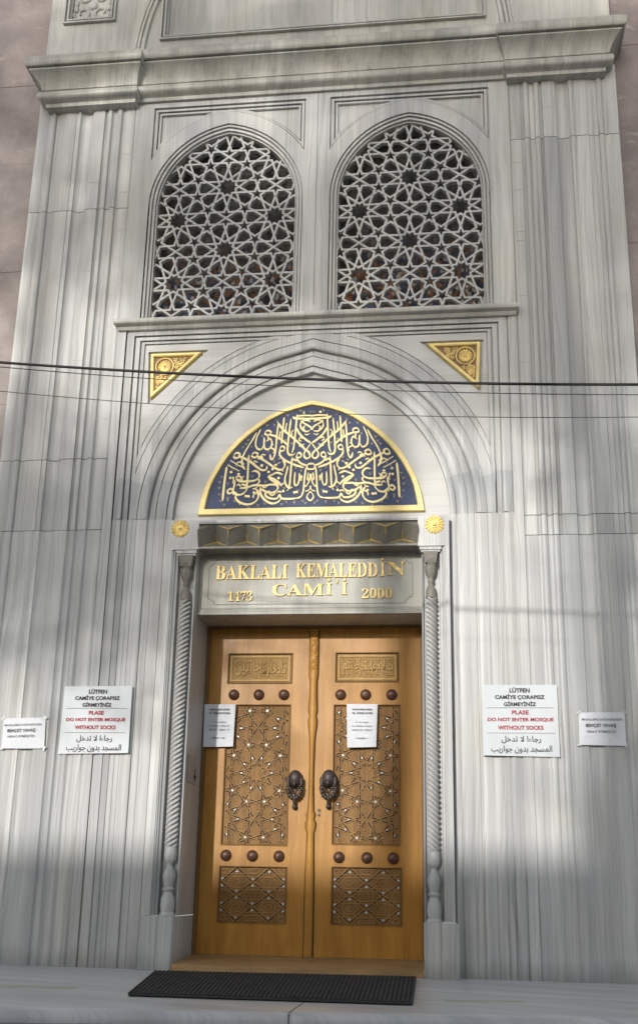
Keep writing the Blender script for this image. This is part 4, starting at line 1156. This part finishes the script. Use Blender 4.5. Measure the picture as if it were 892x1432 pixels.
# bronze knockers
def knocker(cx, zt, lf):
    m = MB(); z0 = zt - 0.078
    m.dome(cx, DY, z0, [(0.070, 0.0), (0.070, 0.012), (0.062, 0.020)], 20)
    # hooded head with open sides
    m.ball((cx, DY - 0.030, z0 + 0.010), 0.062, 16, sq=(0.96, 0.80, 1.08))
    for sx in (-1, 1):
        m.tube([(cx + sx * 0.056, DY - 0.035, z0 + 0.01), (cx + sx * 0.058, DY - 0.05, z0 - 0.03), (cx + sx * 0.050, DY - 0.055, z0 - 0.07)], [0.020, 0.017, 0.012], 8)
    m.ball((cx, DY - 0.072, z0 - 0.028), 0.018, 10, sq=(0.9, 0.8, 1.3))
    # foliate swags meeting below
    for k in range(9):
        a = pi * (1.02 + 0.96 * k / 8); R0 = 0.060
        m.ball((cx + R0 * cos(a), DY - 0.048 - 0.012 * (k % 2), z0 - 0.062 + 0.078 * sin(a)), 0.0195 - 0.003 * (k % 2), 8, sq=(1, 0.9, 1.25))
    for sx in (-1, 1):
        for k in range(4):
            m.ball((cx + sx * (0.012 + 0.013 * k), DY - 0.066, z0 - 0.098 + 0.017 * k), 0.0125, 8, sq=(1.3, 0.8, 0.8))
    m.tube([(cx, DY - 0.04, z0 - 0.12), (cx, DY - 0.05, z0 - 0.155), (cx, DY - 0.035, z0 - 0.185)], [0.026, 0.015, 0.013], 8)
    m.ball((cx, DY - 0.034, z0 - 0.203), 0.020, 10); m.dome(cx, DY, z0 - 0.203, [(0.024, 0), (0.024, 0.01), (0.014, 0.014)], 14)
    m.v = [(cx + (p[0] - cx) * 0.84, DY + (p[1] - DY) * 0.9, zt + (p[2] - zt) * 0.93) for p in m.v]
    m.build('handle', 'iron', lf, smooth=60)
knocker(-0.118, 1.345, dl); knocker(0.126, 1.350, dr)
m = MB(); m.dome(0.058, DY - 0.0, 1.062, [(0.012, 0), (0.012, 0.006), (0.005, 0.006), (0.004, 0.002)], 12); m.dome(0.057, DY, 1.030, [(0.010, 0), (0.010, 0.006), (0.004, 0.006), (0.003, 0.002)], 12)
m.build('keyhole', 'iron', dr)

# ================================================================== SIGNS, NOTICES, MAT, CABLES
def sheet(mb, c4, y, th=0.003, curl=0.0, n=8, mi=0):
    """slightly bowed sheet given by corners TL, TR, BR, BL in (x, z)"""
    rows = []
    for j in range(n + 1):
        t = j / n; row = []
        for i in range(n + 1):
            s = i / n
            x = (c4[0][0] * (1 - s) + c4[1][0] * s) * (1 - t) + (c4[3][0] * (1 - s) + c4[2][0] * s) * t
            z = (c4[0][1] * (1 - s) + c4[1][1] * s) * (1 - t) + (c4[3][1] * (1 - s) + c4[2][1] * s) * t
            e = curl * (t ** 3) * (0.6 + 0.4 * sin(s * 5 + 1)) + curl * 0.35 * (abs(2 * s - 1) ** 4) * (0.5 + 0.5 * t)
            row.append((x, y - e, z))
        rows.append(row)
    mb.loft(rows, mi=mi)
    mb.loft([[(p[0], p[1] + th, p[2]) for p in r] for r in rows], mi=mi)
    for edge in (rows[0], rows[-1], [r[0] for r in rows], [r[-1] for r in rows]):
        mb.loft([edge, [(p[0], p[1] + th, p[2]) for p in edge]], mi=mi)
def big_sign(c4, y, label):
    cx = (c4[0][0] + c4[1][0]) / 2; z1 = c4[0][1]; z0 = c4[3][1]; H = z1 - z0; Wd = c4[1][0] - c4[0][0]
    root = empty('sign', label, 'sign', 'sock rule signs beside the doors', (cx, y, z0))
    m = MB(); sheet(m, [(p[0] - cx, p[1] - z0) for p in c4], 0.0, 0.006, 0.003)
    m.build('board', 'board', root)
    O = (0, -0.0035, 0)
    m = MB()
    def row(t, wd, zc, h, mi, bold=0.028): put_text(m, t, -Wd * wd / 2, Wd * wd / 2, H * zc - H * h / 2, H * zc + H * h / 2, O, th=0.0012, bold=bold, mi=mi)
    row('LÜTFEN', 0.27, 0.925, 0.075, 0); row('CAMİYE ÇORAPSIZ', 0.66, 0.825, 0.085, 0); row('GİRMEYİNİZ', 0.43, 0.730, 0.072, 0)
    row('PLASE', 0.22, 0.605, 0.058, 1); row('DO NOT ENTER MOSQUE', 0.87, 0.500, 0.058, 1); row('WITHOUT SOCKS', 0.60, 0.390, 0.058, 1)
    row(shape_ar('رجاءا لا تدخل'), 0.52, 0.222, 0.105, 0, 0.008); row(shape_ar('المسجد بدون جواريب'), 0.80, 0.085, 0.115, 0, 0.008)
    for zc in (0.672, 0.315): m.box(-Wd * 0.45, Wd * 0.45, -0.0048, -0.0034, H * zc - 0.0016, H * zc + 0.0016, mi=2)
    m.build('lettering', ['ink', 'ink_red', 'line_grey'], root)
big_sign([(-1.728, 1.871), (-1.232, 1.873), (-1.228, 1.403), (-1.735, 1.394)], -0.016, 'white sock rule sign in Turkish, English and Arabic on the marble left of the doors')
big_sign([(1.228, 1.878), (1.732, 1.876), (1.732, 1.394), (1.226, 1.402)], -0.016, 'white sock rule sign in Turkish, English and Arabic on the marble right of the doors')
def notice(c4, y, label, rot=0.0):
    cx = (c4[0][0] + c4[1][0]) / 2; z0 = c4[3][1]; H = c4[0][1] - z0; Wd = c4[1][0] - c4[0][0]
    root = empty('notice', label, 'notice', 'printed paper notices on the marble', (cx, y, z0))
    m = MB(); sheet(m, [(p[0] - cx, p[1] - z0) for p in c4], 0.0, 0.001, 0.012)
    for k, (x, z) in enumerate(c4):
        x -= cx; z -= z0; a = (0.7, -0.7, 0.7, -0.7)[k] + 0.2 * k
        dx, dz = 0.015 * cos(a), 0.015 * sin(a); nx, nz = -0.006 * sin(a), 0.006 * cos(a)
        m.face(m.add([(x - dx - nx, -0.0125, z - dz - nz), (x + dx - nx, -0.0125, z + dz - nz), (x + dx + nx, -0.0125, z + dz + nz), (x - dx + nx, -0.0125, z - dz + nz)]), 1)
    m.build('paper', ['paper', 'clear_tape'], root)
    m = MB(); O = (0, -0.010, 0)
    R_ = Vector((cos(rot), 0, sin(rot))); U_ = Vector((-sin(rot), 0, cos(rot)))
    put_text(m, 'MAHALLEMİZ SAKİNLERİNDEN', -Wd * 0.44, Wd * 0.44, H * 0.76, H * 0.84, O, R_, U_, 0.0012, 0.008, 1)
    put_text(m, 'BEHÇET YAVAŞ', -Wd * 0.36, Wd * 0.30, H * 0.53, H * 0.66, O, R_, U_, 0.0012, 0.012, 0)
    put_text(m, 'VEFAT ETMİŞTİR', -Wd * 0.36, Wd * 0.30, H * 0.36, H * 0.47, O, R_, U_, 0.0012, 0.010, 1)
    m.build('lettering', ['ink', 'ink_soft'], root)
notice([(-2.161, 1.642), (-1.850, 1.649), (-1.838, 1.431), (-2.154, 1.428)], -0.0145, 'small white death notice taped to the left pilaster, beside the left sign', 0.03)
notice([(1.868, 1.690), (2.168, 1.694), (2.166, 1.470), (1.860, 1.474)], -0.0145, 'small white death notice taped to the right pilaster, beside the right sign', 0.0)
def door_paper(c4, y, label):
    cx = (c4[0][0] + c4[1][0]) / 2; z0 = c4[3][1]; H = c4[0][1] - z0; Wd = c4[1][0] - c4[0][0]
    root = empty('paper_notice', label, 'notice', 'paper notices taped to the doors', (cx, y, z0))
    m = MB(); sheet(m, [(p[0] - cx, p[1] - z0) for p in c4], 0.0, 0.001, 0.010)
    m.build('paper', 'paper', root)
    m = MB(); rnd = random.Random(11)
    for zc, h, wd, mi in ((0.875, 0.028, 0.62, 0), (0.79, 0.032, 0.64, 0), (0.58, 0.022, 0.42, 1), (0.495, 0.022, 0.66, 1), (0.405, 0.026, 0.64, 1), (0.215, 0.026, 0.40, 1)):
        x = -Wd * wd / 2
        while x < Wd * wd / 2:
            l = rnd.uniform(0.004, 0.007)
            if rnd.random() < 0.86:
                m.box(x, x + l * 0.35, -0.0135, -0.0105, H * (zc - h / 2), H * (zc + h / 2), mi)
                m.box(x + l * 0.36, x + l * 0.8, -0.0135, -0.0105, H * (zc - h / 2 * rnd.choice((1, 0.2, -0.4))), H * (zc + h / 2), mi)
            x += l
    m.build('lettering', ['ink_soft', 'line_grey'], root)
door_paper([(-0.812, 1.818), (-0.577, 1.818), (-0.583, 1.508), (-0.806, 1.502)], 0.468, 'white sheet of print taped across the left edge of the left door')
door_paper([(0.250, 1.820), (0.477, 1.820), (0.468, 1.510), (0.258, 1.504)], 0.468, 'white sheet of print taped over the star panel of the right door')
# plate on the left jamb
root = empty('jamb_sign', 'small grey plate with a black arrow on the left marble jamb', 'sign', None, (-0.82, 0.20, 1.22))
m = MB(); m.box(0.0005, 0.006, -0.135, 0.135, 0.0, 0.19)
m.build('plate', 'greyplate', root)
m = MB()
m.box(0.0055, 0.0072, -0.105, 0.075, 0.128, 0.150, 1); m.box(0.0055, 0.0072, -0.105, 0.0, 0.080, 0.096, 1); m.box(0.0055, 0.0072, -0.105, -0.02, 0.030, 0.046, 1)
m.box(0.0055, 0.0074, 0.066, 0.086, 0.020, 0.105, 0)
a = m.add([(0.0074, 0.030, 0.060), (0.0074, 0.122, 0.060), (0.0074, 0.076, 0.015)]); m.face(a, 0)
m.build('lettering', ['ink', 'line_grey'], root)

# door mat with a raised grid
mat_c = [(-0.865, -0.300), (0.768, -0.135), (0.826, -1.872), (-0.585, -1.880)]
def matp(s, t):
    a = Vector(mat_c[0]).lerp(Vector(mat_c[1]), s); b = Vector(mat_c[3]).lerp(Vector(mat_c[2]), s); return a.lerp(b, t)
m = MB()
o_ = [(matp(s, t).x, matp(s, t).y) for s, t in ((0, 0), (1, 0), (1, 1), (0, 1))]
top = m.add([(x, y, 0.008) for x, y in o_]); bot = m.add([(x, y, 0.001) for x, y in o_]); m.face(top)
for k in range(4): m.face((top[k], top[(k + 1) % 4], bot[(k + 1) % 4], bot[k]))
def rib(a, b, wd, z):
    d = (b - a).normalized(); n = Vector((-d.y, d.x)) * wd / 2
    i = m.add([(*(a - n), 0.007), (*(a - n * 0.6), z), (*(a + n * 0.6), z), (*(a + n), 0.007)]); j = m.add([(*(b - n), 0.007), (*(b - n * 0.6), z), (*(b + n * 0.6), z), (*(b + n), 0.007)])
    for k in range(3): m.face((i[k], i[k + 1], j[k + 1], j[k]), 1 if k == 1 else 0)
N = 62
for k in range(N + 1):
    rib(matp(k / N, 0), matp(k / N, 1), 0.012, 0.019)
for k in range(29):
    rib(matp(0, k / 28), matp(1, k / 28), 0.024, 0.016)
tag(m.build('doormat', ['rubber', 'rubber_worn'], loc=(0, -1, 0)), 'black ribbed rubber mat lying on the marble landing in front of the doors', 'doormat')

# worn strips of tape on the landing
for i, (x0, y0, x1, y1, wd, lab) in enumerate(((0.98, -1.55, 1.38, -1.47, 0.10, 'faded pale tape strip on the landing right of the mat'), (-1.42, -1.55, -0.98, -1.50, 0.16, 'faded greenish tape strip on the landing left of the mat'))):
    m = MB(); a = Vector((x0, y0)); b = Vector((x1, y1)); n = Vector((-(b - a).y, (b - a).x)).normalized() * wd / 2
    pts = []
    rnd = random.Random(i)
    for k in range(9): p = a.lerp(b, k / 8) + n * (1 + rnd.uniform(-0.25, 0.05)); pts.append((p.x, p.y, 0.002))
    for k in range(8, -1, -1): p = a.lerp(b, k / 8) - n * (1 + rnd.uniform(-0.25, 0.05)); pts.append((p.x, p.y, 0.002))
    m.face(m.add(pts)); m.loft([pts, [(p[0], p[1], 0.0005) for p in pts]], closed=True)
    tag(m.build('tape_strip', 'tape'), lab, 'tape', 'worn tape on the landing')

# overhead cables that cross in front of the facade
def cable(pts, r, mat, label, y=-2.5):
    # parabola through three measured points, carried on to both sides
    (x1, z1), (x2, z2), (x3, z3) = pts
    D = (x1 - x2) * (x1 - x3) * (x2 - x3)
    A = (x3 * (z2 - z1) + x2 * (z1 - z3) + x1 * (z3 - z2)) / D
    B = (x3 * x3 * (z1 - z2) + x2 * x2 * (z3 - z1) + x1 * x1 * (z2 - z3)) / D
    C = z1 - A * x1 * x1 - B * x1
    m = MB(); P_ = []
    for k in range(121):
        x = -12 + 24 * k / 120
        P_.append((x, y, A * x * x + B * x + C))
    m.tube(P_, r, 8)
    tag(m.build('cable', mat, smooth=60), label, 'cable', 'cables strung across the street front')
cable([(-1.367, 3.224), (0.367, 3.058), (2.006, 2.968)], 0.0078, 'cable', 'thick black cable, the uppermost strung across the arch')
cable([(-1.366, 3.214), (0.300, 3.034), (2.005, 2.930)], 0.0026, 'cable_grey', 'thin cable hanging just under the thick black cable', -2.46)
cable([(-1.346, 3.036), (0.371, 2.852), (1.993, 2.775)], 0.0022, 'cable_grey', 'thin cable crossing the calligraphy panel, lowest of the strung cables', -2.54)

# ================================================================== ADDED ACROSS THE STREET TO SHADE THE FACADE (behind the camera)
house = empty('added_shade_house', 'added low plastered house, out of view, shading the lower facade', 'house', None, (0, -15, ZS))  # added to keep the low sun off the foot of the facade
m = MB(); m.box(-13, 13, -5, 0, 0, 5.35); m.build('wall', 'plaster', house)
m = MB(); m.box(-13.1, 13.1, -5.1, 0.12, 5.352, 5.52); m.build('parapet', 'plaster', house)
for k in range(8):
    m = MB(); x = -11 + k * 3.1
    m.box(x, x + 1.1, 0.003, 0.03, 1.6, 3.2); m.build('window', 'darkglass', house)

def tree(base, h, crown, seed, label, nleaf=2600):  # added out of view to break the sunlight into patches
    rnd = random.Random(seed)
    root = empty('added_shade_tree', label, 'tree', None, base)
    m = MB(); pts = []; x = y = 0.0
    for k in range(9):
        pts.append((x, y, h * k / 8)); x += rnd.uniform(-0.12, 0.12); y += rnd.uniform(-0.1, 0.1)
    m.tube(pts, [0.22 * (1 - 0.085 * k) for k in range(9)], 10)
    tips = []
    for k in range(16):
        z = h * rnd.uniform(crown, 0.97); a = rnd.uniform(0, 6.28); L = rnd.uniform(1.2, 2.6)
        p = Vector((0, 0, z)); br = [tuple(p)]
        for j in range(5):
            p = p + Vector((cos(a), sin(a), rnd.uniform(0.1, 0.7))) * L / 5; a += rnd.uniform(-0.3, 0.3); br.append(tuple(p))
            if j > 1: tips.append(p.copy())
        m.tube(br, [0.07, 0.055, 0.045, 0.035, 0.025, 0.012], 6)
    m.build('trunk', 'bark', root, smooth=60)
    m = MB()
    for _ in range(nleaf):
        c = rnd.choice(tips); p = c + Vector((rnd.gauss(0, 0.42), rnd.gauss(0, 0.42), rnd.gauss(0, 0.38)))
        u = Vector((rnd.gauss(0, 1), rnd.gauss(0, 1), rnd.gauss(0, 1))).normalized(); v = u.orthogonal().normalized(); s = rnd.uniform(0.05, 0.11)
        m.face(m.add([p - u * s, p + v * s * 0.5, p + u * s, p - v * s * 0.5]))
    m.build('crown', 'leaf', root, smooth=10)
tree((-5.4, -12.0, ZS), 11.6, 0.50, 5, 'added leafy tree, out of view, dappling the left pilaster', 6500)
tree((-2.6, -13.2, ZS), 12.4, 0.62, 8, 'added tall leafy tree, out of view, dappling the upper facade', 7500)
tree((-0.7, -11.6, ZS), 11.2, 0.40, 21, 'added leafy tree, out of view, shading the right pilaster', 5500)
